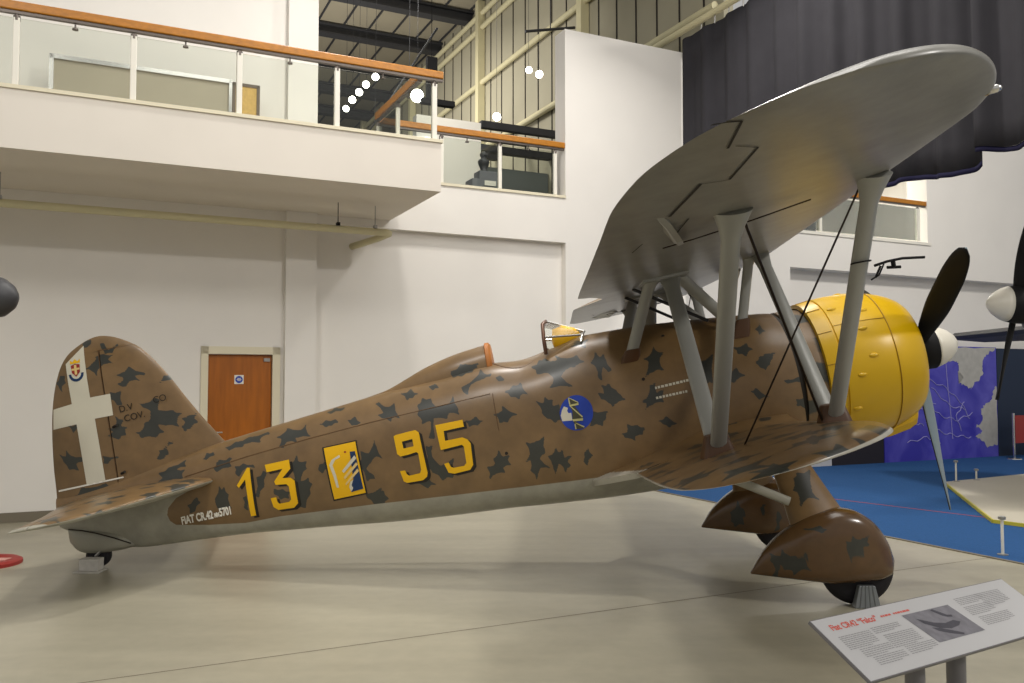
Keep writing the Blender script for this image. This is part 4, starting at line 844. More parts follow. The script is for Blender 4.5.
# ---- tail wheel with fairing
fx = [7.50, 7.62, 7.75, 7.9, 8.05, 8.15, 8.205]; ft_ = [-.46, -.38, -.31, -.27, -.24, -.215, -.20]; fb = [-.475, -.485, -.495, -.495, -.475, -.43, -.36]; fw_ = [.02, .075, .10, .105, .09, .06, .03]
rows = []
for X in np.linspace(7.50, 8.205, 40):
    t_, b_, w_ = (float(_pch(fx, q, X)) for q in (ft_, fb, fw_)); zc = (t_ + b_) / 2; h = (t_ - b_) / 2
    rows.append([B(X, w_ * math.copysign(abs(math.cos(a)) ** .8, math.cos(a)), zc + h * math.copysign(abs(math.sin(a)) ** .8, math.sin(a))) for a in np.linspace(0, 2 * math.pi, 33)[:-1]])
twf = MB().grid(rows, True, caps=True).build('tail_wheel_fairing', M['greyp'], plane, smooth=True, auto=50)
gl = [B(X, float(_pch(fx, fw_, X)) * .99 + .006, z) for X, z in ((8.19, -.225), (8.05, -.25), (7.9, -.30), (7.75, -.37), (7.62, -.445))]
MB().path(gl, .006, 6).build('fairing_gap', M['gap'], twf)
gz = lambda X, Y=0: (-2.042 + X * math.sin(TH)) / math.cos(TH)     # body Z of the ground under X
c_ = B(7.97, 0, gz(7.97) + .112)
MB().lathe(c_ - BS * .05, BS, [(0, .05), (0, .08), (.015, .105), (.05, .11), (.085, .105), (.10, .08), (.10, .05)], 28).build('tail_wheel', M['rubber'], plane, smooth=True, auto=40)
MB().path([B(7.97, .06, gz(7.97) + .112), B(7.90, .065, -.46)], .014, 8).path([B(7.97, -.06, gz(7.97) + .112), B(7.90, -.065, -.46)], .014, 8).path([B(7.97, -.06, gz(7.97) + .112), B(7.97, .06, gz(7.97) + .112)], .014, 8).build('tail_wheel_fork', M['steel'], plane)
# ---- undercarriage
for s in (1, -1):
    sx = [1.30, 1.33, 1.43, 1.55, 1.68, 1.85, 2.04, 2.26, 2.38]; stp = [-1.47, -1.33, -1.15, -1.06, -1.03, -1.05, -1.12, -1.265, -1.40]
    bx = [1.30, 1.35, 1.45, 1.81, 2.38]; bz = [-1.51, -1.595, -1.615, -1.58, -1.415]; wx = [1.30, 1.34, 1.45, 1.65, 1.95, 2.22, 2.38]; wz = [.02, .085, .15, .17, .145, .075, .012]
    rows = []; pv = []
    for X in 1.30 + 1.08 * (1 - np.cos(np.linspace(0, math.pi, 130))) / 2:
        t_ = float(_pch(sx, stp, X)); b_ = float(np.interp(X, bx, bz)); w_ = float(_pch(wx, wz, X)); r_ = []
        for a in np.linspace(0, 2 * math.pi, 161)[:-1]:
            y = w_ * math.copysign(abs(math.cos(a)) ** .75, math.cos(a))
            sn = math.sin(a)
            z = b_ + (t_ - b_) * (.5 + .5 * math.copysign(abs(sn) ** (.62 if sn > 0 else .35), sn)) if sn > 0 else b_ + (t_ - b_) * (.5 - .5 * abs(sn) ** .30)
            r_.append(B(X, s * (1.04) + y, z)); pv.append((X, y, z))
        rows.append(r_)
    o = MB().grid(rows, True, caps=True).build('wheel_spat', M['camogloss'], plane, smooth=True, auto=50)
    p_ = np.array(pv); paint(o, inpoly(p_[:, 0], p_[:, 2], SPAT if s > 0 else FSPAT).astype(float), np.zeros(len(p_)))
    rw = .279; wc = B(1.588, s * 1.04, gz(1.563) + rw / math.cos(TH) * 1.0)
    wc.z = rw
    MB().lathe(wc - BS * .065, BS, [(0, .06), (0, .19), (.012, .245), (.035, .271), (.065, rw), (.095, .271), (.118, .245), (.13, .19), (.13, .06)], 40).build('wheel', M['rubber'], plane, smooth=True, auto=40)
    # leg
    rows = []; pv = []
    for t in np.linspace(0, 1, 60):
        X = 1.88 + (1.79 - 1.88) * t; Y = .72 + (1.02 - .72) * t; Z = -.58 + (-1.12 + .58) * t; ch = .28 + .16 * t ** 1.3; r_ = []
        for a in np.linspace(0, 2 * math.pi, 81)[:-1]:
            xx_ = X + .5 * ch * math.cos(a); r_.append(B(xx_, s * (Y + (.075 + .03 * t) * math.sin(a)), Z)); pv.append((xx_, Z))
        rows.append(r_)
    o = MB().grid(rows, True, caps=True).build('undercarriage_leg', M['camo'], plane, smooth=True, auto=50)
    p_ = np.array(pv); paint(o, inpoly(p_[:, 0], p_[:, 1], LEG if s > 0 else []).astype(float), np.zeros(len(p_)))
    strut('undercarriage_brace', B(1.98, s * 1.02, -.93), B(2.48, s * .95, -.62), .07, .04, M['greyp'])
# ---- markings on the fuselage side
def flank(X, Z, eps): return B(X, float(fuse_y(X, Z)) + eps, Z)
def mark(polys, eps, m_, name, dx_=0, dz_=0, parent=None, label=None):
    mb = MB()
    for poly in polys:
        bm = flat_poly([(x + dx_, z + dz_) for x, z in poly])
        mb.add([flank(v.co.x, v.co.y, eps) for v in bm.verts], [tuple(v.index for v in f.verts) for f in bm.faces]); bm.free()
    o = mb.build(name, m_, parent or plane, fixn=False)
    return tag(o, label) if label else o
for k_ in '1395':
    n_ = mark(DIG[k_], .006, M['num'], 'fuselage_number', label='yellow number %s' % k_)
    mark(DIG[k_], .003, M['numblack'], 'number_shadow', -.025, -.02, parent=n_)
em = mark([EMB['border']], .003, M['numblack'], 'unit_emblem', label='yellow rectangular emblem with a black border')
mark([EMB['yellow']], .005, M['num'], 'emblem_field', parent=em)
mark([EMB['arm']], .007, M['crosswhite'], 'emblem_arm', parent=em)
mark([EMB['blue']], .007, M['navy'], 'emblem_blue_field', parent=em)
for q in ('b1', 'b2', 'b3'): mark([EMB[q]], .009, M['tan'] if q != 'b1' else M['crosswhite'], 'emblem_stripe', parent=em)
mark([EMB['curl']], .009, M['crosswhite'], 'emblem_curl', parent=em); mark([EMB['dot']], .007, M['red'], 'emblem_dot', parent=em)
rd = mark([ROU['disc']], .004, M['blue'], 'blue_roundel', label='round blue badge with a zigzag figure')
mark([ROU['white']], .006, M['crosswhite'], 'roundel_white_shape', parent=rd); mark([ROU['zig']], .006, mat('badge_olive', rgb(74, 72, 54), .5), 'roundel_zigzag', parent=rd)
pale = mat('badge_pale_line', rgb(196, 190, 130), .5)
for k in range(1, 8): mark([ROU['l%d' % k]], .008, pale, 'roundel_line', parent=rd)
def flanktext(name, body, p0, p1, size, m_, xs):
    a = flank(p0[0], p0[1], .006); b = flank(p1[0], p1[1], .006); x = (b - a).normalized(); n_ = BS; y = n_.cross(x).normalized()
    return textmesh(name, body, size, (a, x, y), m_, plane, .003, .004, xs)
flanktext('serial_lettering', 'FIAT CR.42', (7.095, -.352), (6.60, -.338), .098, M['white'], .66)
flanktext('serial_lettering', 'MM', (6.775, -.338), (6.60, -.332), .05, M['white'], .6)
flanktext('serial_lettering', '5701', (6.725, -.337), (6.45, -.33), .098, M['white'], .62)
for (p0, p1) in ((TXT[3], TXT[4]), (TXT[5], TXT[6])):
    x = p0[0]; r_ = random.Random(int(p0[1] * 1000)); ps_ = []
    while x > p1[0]:
        w_ = r_.uniform(.012, .03); t = (p0[0] - x) / (p0[0] - p1[0]); z = p0[1] + (p1[1] - p0[1]) * t
        ps_.append([(x, z - .010), (x - w_, z - .010), (x - w_, z + .010), (x, z + .010)]); x -= w_ + .008
    mark(ps_, .005, M['crosswhite'], 'stencil_lettering')
fa_ = lambda X, Z: B(X, .062, Z)
for body, p0, p1 in (('D.V', TXT[7], TXT[8]), ('COV.', TXT[9], TXT[10])):
    a, b = fa_(*p0), fa_(*p1); x = (b - a).normalized(); textmesh('fin_stencil', body, .085, (a, x, BS.cross(x).normalized()), M['gap'], plane, .003)
a, b = fa_(7.22, .765), fa_(7.1, .775); x = (b - a).normalized(); textmesh('fin_stencil', 'CO', .085, (a, x, BS.cross(x).normalized()), M['gap'], plane, .003)
for X, Z in ((2.85, .19), (4.1, -.22), (2.6, .52)):
    MB().lathe(flank(X, Z, -.004), BS, [(0, .014), (.008, .014)], 12).build('access_hole', M['gap'], plane)
# long panel line where the upper decking meets the side
pl_ = [flank(X, Z, .001) for X, Z in [(7.0, .06), (6.4, .14), (5.8, .20), (5.2, .245), (4.6, .275), (4.15, .30)]]
MB().path(pl_, .004, 6).build('decking_seam', M['brown'], plane)
pl_ = [flank(4.13, Z, .001) for Z in np.linspace(.30, -.02, 6)]
MB().path(pl_, .003, 6).build('decking_seam', M['brown'], plane)
# ---- supports under the wheels (things of their own)
def chock(cx_, cy_, label, h=.19, grp=None):
    e = empty('wheel_support', (cx_, cy_, 0), label, 'wheel support', grp)
    rows = [[(cx_ + a * w_, cy_ + b * d_, z) for a, b in ((-1, -1), (1, -1), (1, 1), (-1, 1))] for z, w_, d_ in ((0, .10, .035), (h * .5, .08, .03), (h, .06, .025))]
    MB().grid(rows, True, caps=True).build('support_body', M['chock'], e, bevel=.006)
    mb = MB()
    for k in (-.6, -.2, .2, .6):
        mb.tube((cx_ + k * .10, cy_ - .036, .0), (cx_ + k * .062, cy_ - .026, h), .006, 6)
    mb.build('support_rib', M['chock'], e)
chock(2.664, 6.495, 'grey tapered metal support against the near main wheel', .165)
p = Vector((-3.765, 7.72, 0))
e = empty('tail_support', (p.x, p.y, 0), 'small white block on a plate beside the tail wheel', 'support')
MB().box(p.x - .085, p.x + .085, p.y - .06, p.y + .06, .012, .115).build('support_block', M['block'], e, bevel=.006)
MB().box(p.x - .12, p.x + .11, p.y - .10, p.y + .08, 0, .012).build('support_plate', M['block'], e, bevel=.002)
# ================================================================== the setting
WV = 11.92      # face of the back wall
RVV = 12.57     # face of the right part of the wall
struct(MB().add([R(-16, -12, 0), R(24, -12, 0), R(24, 13, 0), R(-16, 13, 0)], [(0, 1, 2, 3)]), 'floor', M['floor'])
struct(MB().rbox(7.75, 24, -10, 12.9, 0, .008), 'floor_carpet', M['carpet'])
struct(MB().rbox(7.71, 7.75, -10, 12.2, 0, .010), 'trim_1', M['joint'])
# expansion joints cut in the concrete
j = MB()
a = Vector((-2.43, 4.89, .0012)); b = Vector((1.98, 7.03, .0012)); d = (b - a).normalized(); n = Vector((-d.y, d.x, 0)) * .006
for p, q in ((a - d * 4, b + d * 3.4),):
    j.add([p - n, q - n, q + n, p + n], [(0, 1, 2, 3)])
struct(j, 'trim_2', M['joint'])
# left wall, with the door opening
w = MB()
w.rbox(-16, 1.23, WV, WV + .3, 0, 4.04).rbox(1.23, 2.06, WV, WV + .3, 2.06, 4.04).rbox(2.06, 2.65, WV, WV + .3, 0, 4.04)
w.rbox(-16, 2.62, WV, WV + .3, 4.65, 10.5)
w.rbox(2.21, 2.63, WV - .10, WV, 0, 4.04).rbox(2.21, 2.62, WV - .10, WV, 4.65, 10.5)
struct(w, 'wall_left', M['wall'])
w = MB()
w.rbox(2.65, 6.64, WV + .13, WV + .5, 0, 3.92)
w.rbox(2.65, 6.64, WV, WV + .5, 3.92, 4.64)
struct(w, 'wall_back', M['wall'])
w = MB()
w.rbox(6.64, 9.01, WV, WV + .34, 0, 7.42).rbox(6.64, 9.01, WV + .34, 12.9, 0, 4.6)
struct(w, 'wall_panel', M['wall'])
w = MB()
w.rbox(9.01, 11.99, RVV, RVV + .3, 0, 3.92).rbox(11.99, 24, RVV + .30, RVV + .5, 0, 3.92)
w.rbox(9.01, 24, RVV, RVV + .5, 3.92, 4.66).rbox(9.01, 11.3, RVV, RVV + .5, 4.66, 7.3).rbox(15.88, 24, RVV, RVV + .5, 4.66, 7.3).rbox(11.3, 15.88, RVV, RVV + .5, 7.1, 7.3)
struct(w, 'wall_right', M['wall'])
struct(MB().rbox(11.3, 15.96, RVV - .03, RVV, 4.60, 4.66), 'trim_3', M['white'])
struct(MB().rbox(-16, 1.14, WV - .02, WV, 0, .12).rbox(2.21, 2.63, WV - .12, WV - .1, 0, .12), 'baseboard_left', M['joint'])
# balcony slab, opening sill and the walkway behind
w = MB()
w.rbox(-16, 3.71, 9.82, WV, 4.04, 4.65)
struct(w, 'ceiling_balcony', M['soffit'])
struct(MB().rbox(-16, 3.73, 9.80, 9.90, 4.65, 4.69).rbox(3.63, 3.73, 9.90, WV, 4.65, 4.69), 'trim_4', M['frame'])
struct(MB().rbox(3.73, 6.64, WV - .02, WV + .1, 4.64, 4.68), 'trim_5', M['frame'])
struct(MB().rbox(2.62, 9.3, WV + .1, 15.5, 4.45, 4.64), 'floor_walkway', M['darkgrey'])
# far hall: roof, side wall, girts, end wall
struct(MB().rbox(-10, 9.6, 12.3, 48, 12.25, 12.45), 'ceiling', M['roof'])
g = MB()
for k in range(26):
    u = -9.6 + k * .75
    g.rbox(u, u + .05, 12.4, 47.8, 12.21, 12.25)
struct(g, 'trim_6', M['darksteel'])
for k in range(9):
    v = 19.6 + k * 2.5
    g = MB().rbox(-10, 9.3, v, v + .10, 11.92, 12.2).rbox(-10, 9.3, v - .12, v + .22, 11.89, 11.94).rbox(-10, 9.3, v - .12, v + .22, 12.16, 12.21)
    tag(struct(g, 'trim_roof_beam', M['darksteel']), kind='structure')
g = MB().rbox(9.3, 9.5, 12.9, 48, 3, 12.3).rbox(9.3, 9.5, 11.2, 12.9, 7.45, 12.3)
struct(g, 'wall_far_side', M['cladding'])
g = MB()
for k in range(50):
    v = 11.7 + k * .7
    g.rbox(9.285, 9.3, v, v + .035, 7.45 if v < 13 else 3, 12.2)
struct(g, 'trim_7', M['gap'])
for z, r in ((8.05, .075), (9.9, .07), (11.45, .07), (11.85, .07)):
    struct(MB().tube(R(9.2, 11.3, z), R(9.2, 47, z), r), 'trim_girt', M['cream'])
for v in (15.6, 21.2, 27, 33, 39):
    struct(MB().rbox(9.08, 9.28, v, v + .2, 3, 12.2), 'trim_column', M['cream'])
struct(MB().rbox(-10, 9.5, 47.8, 48.1, 0, 12.4), 'wall_far_end', M['darkgrey'])
struct(MB().rbox(-10, 9.5, 15.5, 48, 3.0, 3.1), 'floor_far_hall', M['darkgrey'])
struct(MB().rbox(5.0, 6.27, 14.5, 14.7, 4.64, 6.53), 'wall_partition', M['white'])
struct(MB().rbox(7.2, 9.28, 17.5, 17.7, 4.64, 6.55), 'wall_screen', M['screen'])
struct(MB().rbox(7.0, 9.28, 17.3, 17.5, 6.85, 7.0).rbox(7.0, 9.28, 20.3, 20.5, 7.55, 7.7), 'trim_8', M['darksteel'])
struct(MB().rbox(7.2, 9.28, 16.6, 16.75, 7.15, 7.3).rbox(7.2, 9.28, 18.6, 18.75, 7.5, 7.65), 'trim_11', M['darksteel'])
# room behind the right-hand opening
w = MB()
w.rbox(10.5, 17.5, 17.0, 17.2, 4.4, 7.3).rbox(10.5, 17.5, RVV + .5, 17, 7.2, 7.35).rbox(10.5, 17.5, RVV + .5, 17, 4.4, 4.55).rbox(10.4, 10.55, RVV + .5, 17, 4.4, 7.3).rbox(17.4, 17.55, RVV + .5, 17, 4.4, 7.3)
w.rbox(14.2, 14.6, RVV + .25, RVV + .5, 4.66, 7.2)
struct(w, 'wall_upper_room', M['wall'])
sl = MB()
for k in range(16): sl.rbox(11.3 + k * .36, 11.62 + k * .36, 16.88, 16.99, 4.6, 7.15)
struct(sl, 'trim_9', M['darkgrey'])
for k in range(4):
    o = MB().rbox(11.6 + k * 1.0, 12.4 + k * 1.0, 14.2, 14.5, 7.12, 7.18).build('ceiling_strip_light', M['lampglow'])
    tag(o, 'slim glowing strip light on the ceiling of the upper room behind the right-hand opening', 'light', 'strip lights in the upper room')
o = MB().rbox(11.6, 14.1, 15.6, 16.3, 4.56, 5.95).rbox(11.9, 13.8, 15.62, 16.2, 5.95, 6.15).build('display_case', mat('display_case_blue', rgb(176, 198, 208), .3, 0, .5, .3, 3, stretch=(1, 1, 6)))
tag(o, 'pale blue display case seen through the right-hand balcony opening', 'display case')
# ------------------------------------------------------------------ door
dr = MB().rbox(1.235, 2.055, WV + .03, WV + .08, .01, 2.055)
door = tag(dr.build('door_1', M['door']), kind='structure')
f = MB().rbox(1.14, 1.23, WV - .03, WV + .1, 0, 2.16).rbox(2.06, 2.16, WV - .03, WV + .1, 0, 2.16).rbox(1.14, 2.16, WV - .03, WV + .1, 2.06, 2.16)
tag(f.build('door_frame', M['frame'], door), 'cream painted door frame')
h = MB().tube(R(1.30, WV + .03, 1.02), R(1.30, WV - .04, 1.02), .012).tube(R(1.30, WV - .04, 1.02), R(1.42, WV - .04, 1.02), .011)
h.lathe(R(1.30, WV + .03, 1.02), -DV, [(0, .028), (.008, .028)])
tag(h.build('door_handle', M['steel'], door), 'steel lever door handle')
tag(MB().rbox(1.95, 2.03, WV + .005, WV + .03, 1.965, 2.01).build('closer_plate', M['steel'], door), 'small metal plate in the upper corner of the door')
sg = MB().rbox(1.57, 1.69, WV + .024, WV + .03, 1.66, 1.78).build('door_sign', M['white'])
tag(sg, 'small square white sign with a blue disc on the brown wooden door', 'sign')
MB().lathe(R(1.63, WV + .024, 1.72), -DV, [(0, .048), (.003, .048)]).build('sign_disc', M['blue'], sg)
t = MB()
for zz, a, b in ((1.735, -.022, .022), (1.72, -.03, .03), (1.705, -.02, .02)):
    t.rbox(1.63 + a, 1.63 + b, WV + .018, WV + .0205, zz - .004, zz + .004)
t.build('sign_lettering', M['white'], sg)
# ------------------------------------------------------------------ pipe under the balcony
pp = empty('overhead_pipe', R(1, 11.0, 3.69), 'cream painted pipe hanging on rods under the left balcony', 'pipe')
MB().path([R(-9, 11, 3.69), R(3.38, 11, 3.69), R(3.42, 11.02, 3.69), R(3.43, 11.06, 3.69), R(3.36, 11.35, 3.665), R(3.15, 11.93, 3.62)], .047, 12).build('pipe_run', M['cream'], pp, smooth=True)
for u in (-4.6, -1.1, 2.72, 3.22):
    h = MB().tube(R(u, 11, 3.735), R(u, 11, 4.05), .006, 6).rbox(u - .02, u + .02, 10.96, 11.04, 3.735, 3.775)
    h.build('pipe_hanger', M['steel'] if u != 2.72 else M['black'], pp)
# ------------------------------------------------------------------ balcony railings
def railing(name, label, A, B, posts, clips, zr=5.46, gz=4.69, ptop=5.39, w=.03):
    """A,B: (u,v) ends; posts/clips: distances along"""
    d = Vector((B[0] - A[0], B[1] - A[1])); L = d.length; d /= L; n = Vector((-d.y, d.x))
    r = empty(name, R(A[0], A[1], gz), label, 'railing')
    def bx(mb, s0, s1, n0, n1, z0, z1):
        q = [(s0, n0), (s1, n0), (s1, n1), (s0, n1)]
        P_ = [(A[0] + d.x * s + n.x * k, A[1] + d.y * s + n.y * k) for s, k in q]
        return mb.hexa([R(p[0], p[1], z0) for p in P_] + [R(p[0], p[1], z1) for p in P_])
    bx(MB(), 0, L, -.045, .045, zr, zr + .095).build('handrail', M['oak'], r, bevel=.012)
    bx(MB(), 0, L, -.025, .025, zr - .03, zr).build('rail_channel', M['channel'], r)
    for i, s in enumerate(posts):
        bx(MB(), s - w, s + w, -w, w, gz, ptop).build('post', M['white'], r, bevel=.006)
        m_ = MB(); c_ = (A[0] + d.x * s, A[1] + d.y * s)
        m_.tube(R(*c_, ptop - .03), R(*c_, ptop + .02), .034, 10).tube(R(*c_, ptop + .02), R(*c_, zr - .02), .016, 8)
        m_.build('post_clamp', M['channel'], r)
    for i in range(len(posts) - 1):
        bx(MB(), posts[i] + w + .004, posts[i + 1] - w - .004, -.005, .005, gz + .01, zr - .07).build('glass_pane', M['glass'], r)
    for s in clips:
        c_ = (A[0] + d.x * s, A[1] + d.y * s)
        MB().tube(R(*c_, zr - .03), R(*c_, zr - .085), .009, 8).tube(R(*c_, zr - .085), R(*c_, zr - .10), .03, 10).build('glass_clip', M['channel'], r)
    return r
U0 = -4.15
ps = [u - U0 for u in (-4.15, -3.06, -1.97, -.88, .21, 1.30, 2.41, 3.63)]
railing('balcony_railing', 'long glass railing with wooden handrail and white posts on the left balcony edge', (U0, 9.86), (3.74, 9.86), ps, [u - U0 for u in (-2.5, -1.45, -.35, .73, 1.86, 2.97)])
railing('balcony_railing', 'short glass railing returning from the balcony corner back to the wall', (3.48, 9.95), (3.48, 11.80), [.9, 1.82], [.45], w=.025)
railing('balcony_railing', 'glass railing with wooden handrail along the opening beside the tall white panel', (3.55, 11.98), (6.66, 11.98), [.98, 1.95, 2.93], [1.4, 2.45], w=.028)
railing('balcony_railing', 'glass railing with wooden handrail in the opening of the right wall under the curtain', (11.3, RVV + .06), (15.98, RVV + .06), [.05, 1.54, 2.9, 4.35], [], w=.035)
# ------------------------------------------------------------------ boards leaning on the balcony wall
wb = empty('whiteboard', R(.4, 11.5, 4.65), 'wide aluminium framed board turned to the wall behind the balcony glass', 'board')
MB().rbox(-.64, 1.40, 11.53, 11.55, 4.66, 5.60).build('board_face', M['board'], wb)
fr = MB()
for a in ((-.68, 1.42, 5.59, 5.64), (-.68, 1.42, 4.65, 4.69), (-.68, -.63, 4.65, 5.64), (1.39, 1.43, 4.65, 5.64)):
    fr.rbox(a[0], a[1], 11.50, 11.56, a[2], a[3])
fr.build('board_frame', M['chrome'], wb)
nb = empty('corkboard', R(1.6, 11.5, 4.65), 'narrow tan corkboard beside the wide framed board behind the balcony glass', 'board')
MB().rbox(1.47, 1.75, 11.56, 11.58, 4.66, 5.60).build('cork_face', M['cork'], nb)
fr = MB()
for a in ((1.44, 1.79, 5.59, 5.63), (1.44, 1.79, 4.65, 4.68), (1.44, 1.48, 4.65, 5.63), (1.75, 1.79, 4.65, 5.63)):
    fr.rbox(a[0], a[1], 11.55, 11.60, a[2], a[3])
fr.build('cork_frame', mat('dark_wood_frame', rgb(96, 82, 66), .5), nb)
tag(MB().rbox(-.42, -.25, WV - .014, WV, 5.52, 5.60).build('wall_notice', M['white']), 'small pale notice on the wall above the framed board on the balcony', 'notice')
# ------------------------------------------------------------------ bust on its plinth
pl = empty('plinth', R(5.62, 12.9, 4.64), 'dark grey stepped plinth with a white label behind the second railing', 'plinth')
MB().rbox(5.36, 5.86, 12.75, 13.05, 4.64, 5.02).rbox(5.50, 5.86, 12.78, 13.02, 5.02, 5.17).build('plinth_block', M['plinth'], pl, bevel=.01)
MB().rbox(5.58, 5.78, 12.735, 12.75, 4.92, 5.0).build('plinth_label', M['white'], pl)
bu = MB()
bc = R(5.63, 12.9, 5.17)
bu.lathe(bc, (0, 0, 1), [(0, .085), (.02, .08), (.05, .055), (.12, .085), (.175, .10), (.205, .088), (.228, .05), (.245, .046), (.265, .058), (.30, .068), (.33, .055), (.352, .022), (.356, 0)], 20)
bu.lathe(bc + Vector((0, 0, .285)) - DV * .05, -DV, [(0, .024), (.02, .014), (.032, .004)], 8)
tag(bu.build('bust', M['bronze'], smooth=True), 'small dark bronze head and shoulders bust on the grey plinth', 'bust')
# ------------------------------------------------------------------ lamps in the far hall
def spot(u, v, z, r, label, drop=.6, fwd=(-.35, -.85, -.35), group=None):
    e = empty('spotlight', R(u, v, z), label, 'light', group)
    ax = (DU * fwd[0] + DV * fwd[1] + Vector((0, 0, fwd[2]))).normalized()
    c_ = R(u, v, z)
    MB().lathe(c_ - ax * r * 1.5, ax, [(0, r * .5), (.1 * r, r * .75), (1.0 * r, r * .9), (1.5 * r, r * 1.05)], 18).build('lamp_housing', M['steel'], e, smooth=True, auto=40)
    MB().lathe(c_, ax, [(0, r), (.12 * r, r * .7), (.16 * r, 0)], 18).build('lamp_lens', M['lampglow'], e)
    MB().tube(c_ - ax * r + Vector((0, 0, r * .5)), c_ - ax * r + Vector((0, 0, drop)), .004, 6).build('drop_rod', M['darksteel'], e)
names = ('topmost', 'second from the top', 'third from the top', 'fourth from the top', 'lowest')
L = [(4.67, 7.65), (4.48, 7.47), (4.345, 7.30), (4.21, 7.13), (4.09, 6.94)]
for (u, z), nm in zip(L, names):
    spot(u, 16, z, .07 if nm != 'lowest' else .06, 'round spotlight, %s of the slanting row behind the left railing' % nm, 4.6, group='row of five spotlights')
spot(5.53, 16, 7.40, .13, 'large oval bright lamp behind the corner of the left balcony railing', 4.6)
spot(7.28, 16, 7.21, .085, 'single bright spotlight above the second wooden handrail', 4.9)
spot(8.03, 16, 8.32, .07, 'small spotlight high beside the tall white panel, left of a pair', 3.8, group='pair of small spotlights')
spot(8.28, 16, 8.27, .08, 'small spotlight high beside the tall white panel, right of a pair', 3.8, group='pair of small spotlights')
tag(MB().tube(R(7.9, 15.9, 9.1), R(9.1, 15.9, 9.4), .03).tube(R(8.5, 15.9, 9.25), R(8.5, 15.9, 12.2), .012).build('lighting_track', M['darksteel']), 'dark lighting bar hung above the pair of small spotlights', 'lighting bar')
tag(MB().tube(R(5.2, 14, 7.95), R(7.4, 26, 9.6), .022).tube(R(5.7, 17, 8.36), R(5.7, 17, 12.2), .005).tube(R(7, 24, 9.3), R(7, 24, 12.2), .006).build('ceiling_pipe', M['darksteel']), 'long thin dark pipe slung across the roof of the far hall', 'pipe')
hb = MB().rbox(5.35, 5.55, 14.9, 15.0, 6.95, 7.8).rbox(5.25, 5.9, 14.88, 15.02, 6.9, 7.0).tube(R(5.45, 14.95, 7.8), R(5.45, 14.95, 12.2), .006)
tag(hb.build('loudspeaker_bracket', M['black']), 'black bracket hanging just right of the balcony handrail end', 'bracket')
# ------------------------------------------------------------------ curtain
def curtain(v0, v1, zb, zt, u0, label, seed):
    e = empty('curtain', R(u0, (v0 + v1) / 2, zb), label, 'curtain', 'stage curtains')
    rnd = random.Random(seed)
    nv = int(abs(v1 - v0) * 26); ph = [rnd.uniform(0, 6.28) for _ in range(4)]
    def off(v, z):
        s = .5 + .5 * (zt - z) / (zt - zb)
        return s * (.055 * math.sin(v * 11.5 + ph[0] + .8 * math.sin(v * 1.7 + ph[1])) + .04 * math.sin(v * 5.1 + ph[2] + .05 * z) + .02 * math.sin(v * 23 + ph[3]))
    zs = np.linspace(zb + .06, zt, 12)
    hem = lambda v: .05 * math.sin(v * 2.1 + ph[1]) + .025 * math.sin(v * 6 + ph[2])
    rows = []
    for z in zs:
        rows.append([R(u0 + off(v, z), v, z + hem(v) * (zt - z) / (zt - zb)) for v in np.linspace(v0, v1, nv)])
    cl = MB().grid(rows).build('cloth', M['curtain'], e, smooth=True)
    so = cl.modifiers.new('thick', 'SOLIDIFY'); so.thickness = .012
    rows = [[R(u0 + off(v, zb + .06), v, z + hem(v)) for v in np.linspace(v0, v1, nv)] for z in (zb, zb + .06)]
    h_ = MB().grid(rows).build('hem', M['hem'], e, smooth=True)
    so = h_.modifiers.new('thick', 'SOLIDIFY'); so.thickness = .014
    for k in range(int(abs(v1 - v0) / .35)):
        v = v0 + .15 + k * .35
        MB().tube(R(u0, v, zt - .02), R(u0, v, zt + .12), .012, 6).build('curtain_hook', M['steel'], e)
curtain(6.33, 11.88, 4.16, 7.62, 8.97, 'dark grey pleated curtain hanging behind the upper wing', 3)
curtain(3.2, 6.40, 4.25, 7.62, 8.90, 'narrower dark grey curtain at the right edge beside the wing tip', 8)
struct(MB().tube(R(8.95, 3.0, 7.78), R(8.95, 12.9, 7.78), .06), 'trim_curtain_rail', M['cream'])
# ------------------------------------------------------------------ mural boards standing on the carpet
MV = 12.72
def board(name, u0, u1, z1, m_, label, t=.06):
    return tag(MB().rbox(u0, u1, MV, MV + t, .008, z1).build(name, m_), label, 'display board')
mu = board('mural_board', 14.63, 18.22, 2.46, M['mural'], 'tall blue painted mural board with pale patches and white branches behind the propeller')
def onboard(pts, eps): return [R(u, MV - eps, z) for u, z in pts]
P1 = [(16.41, 2.16), (16.5, 2.44), (18.20, 2.45), (17.925, 2.291), (17.753, 2.151), (17.77, 1.875), (17.53, 1.692), (17.346, 1.51), (17.15, 1.60), (16.95, 1.64), (17.1, 1.782), (16.931, 1.917), (16.965, 2.097), (16.741, 2.14)]
P2 = [(18.205, 1.571), (18.194, .261), (18.0, .24), (17.844, .209), (17.617, .398), (17.456, .466), (17.6, .53), (17.694, .596), (17.492, .692), (17.702, .824), (17.657, 1.08), (17.82, 1.2), (17.996, 1.259), (18.1, 1.5)]
rnd = random.Random(5)
def ragged(P_, n=5, a=.035):
    out = []
    for i in range(len(P_)):
        p, q = P_[i], P_[(i + 1) % len(P_)]
        for k in range(n):
            t = k / n
            e = 0 if k == 0 else a
            out.append((min(18.21, p[0] + (q[0] - p[0]) * t + rnd.uniform(-e, e)), min(2.45, p[1] + (q[1] - p[1]) * t + rnd.uniform(-e, e))))
    return out
for P_ in (P1, P2):
    MB().prism(onboard(ragged(P_), .004), DV * .003).build('pale_patch', M['muralpale'], mu)
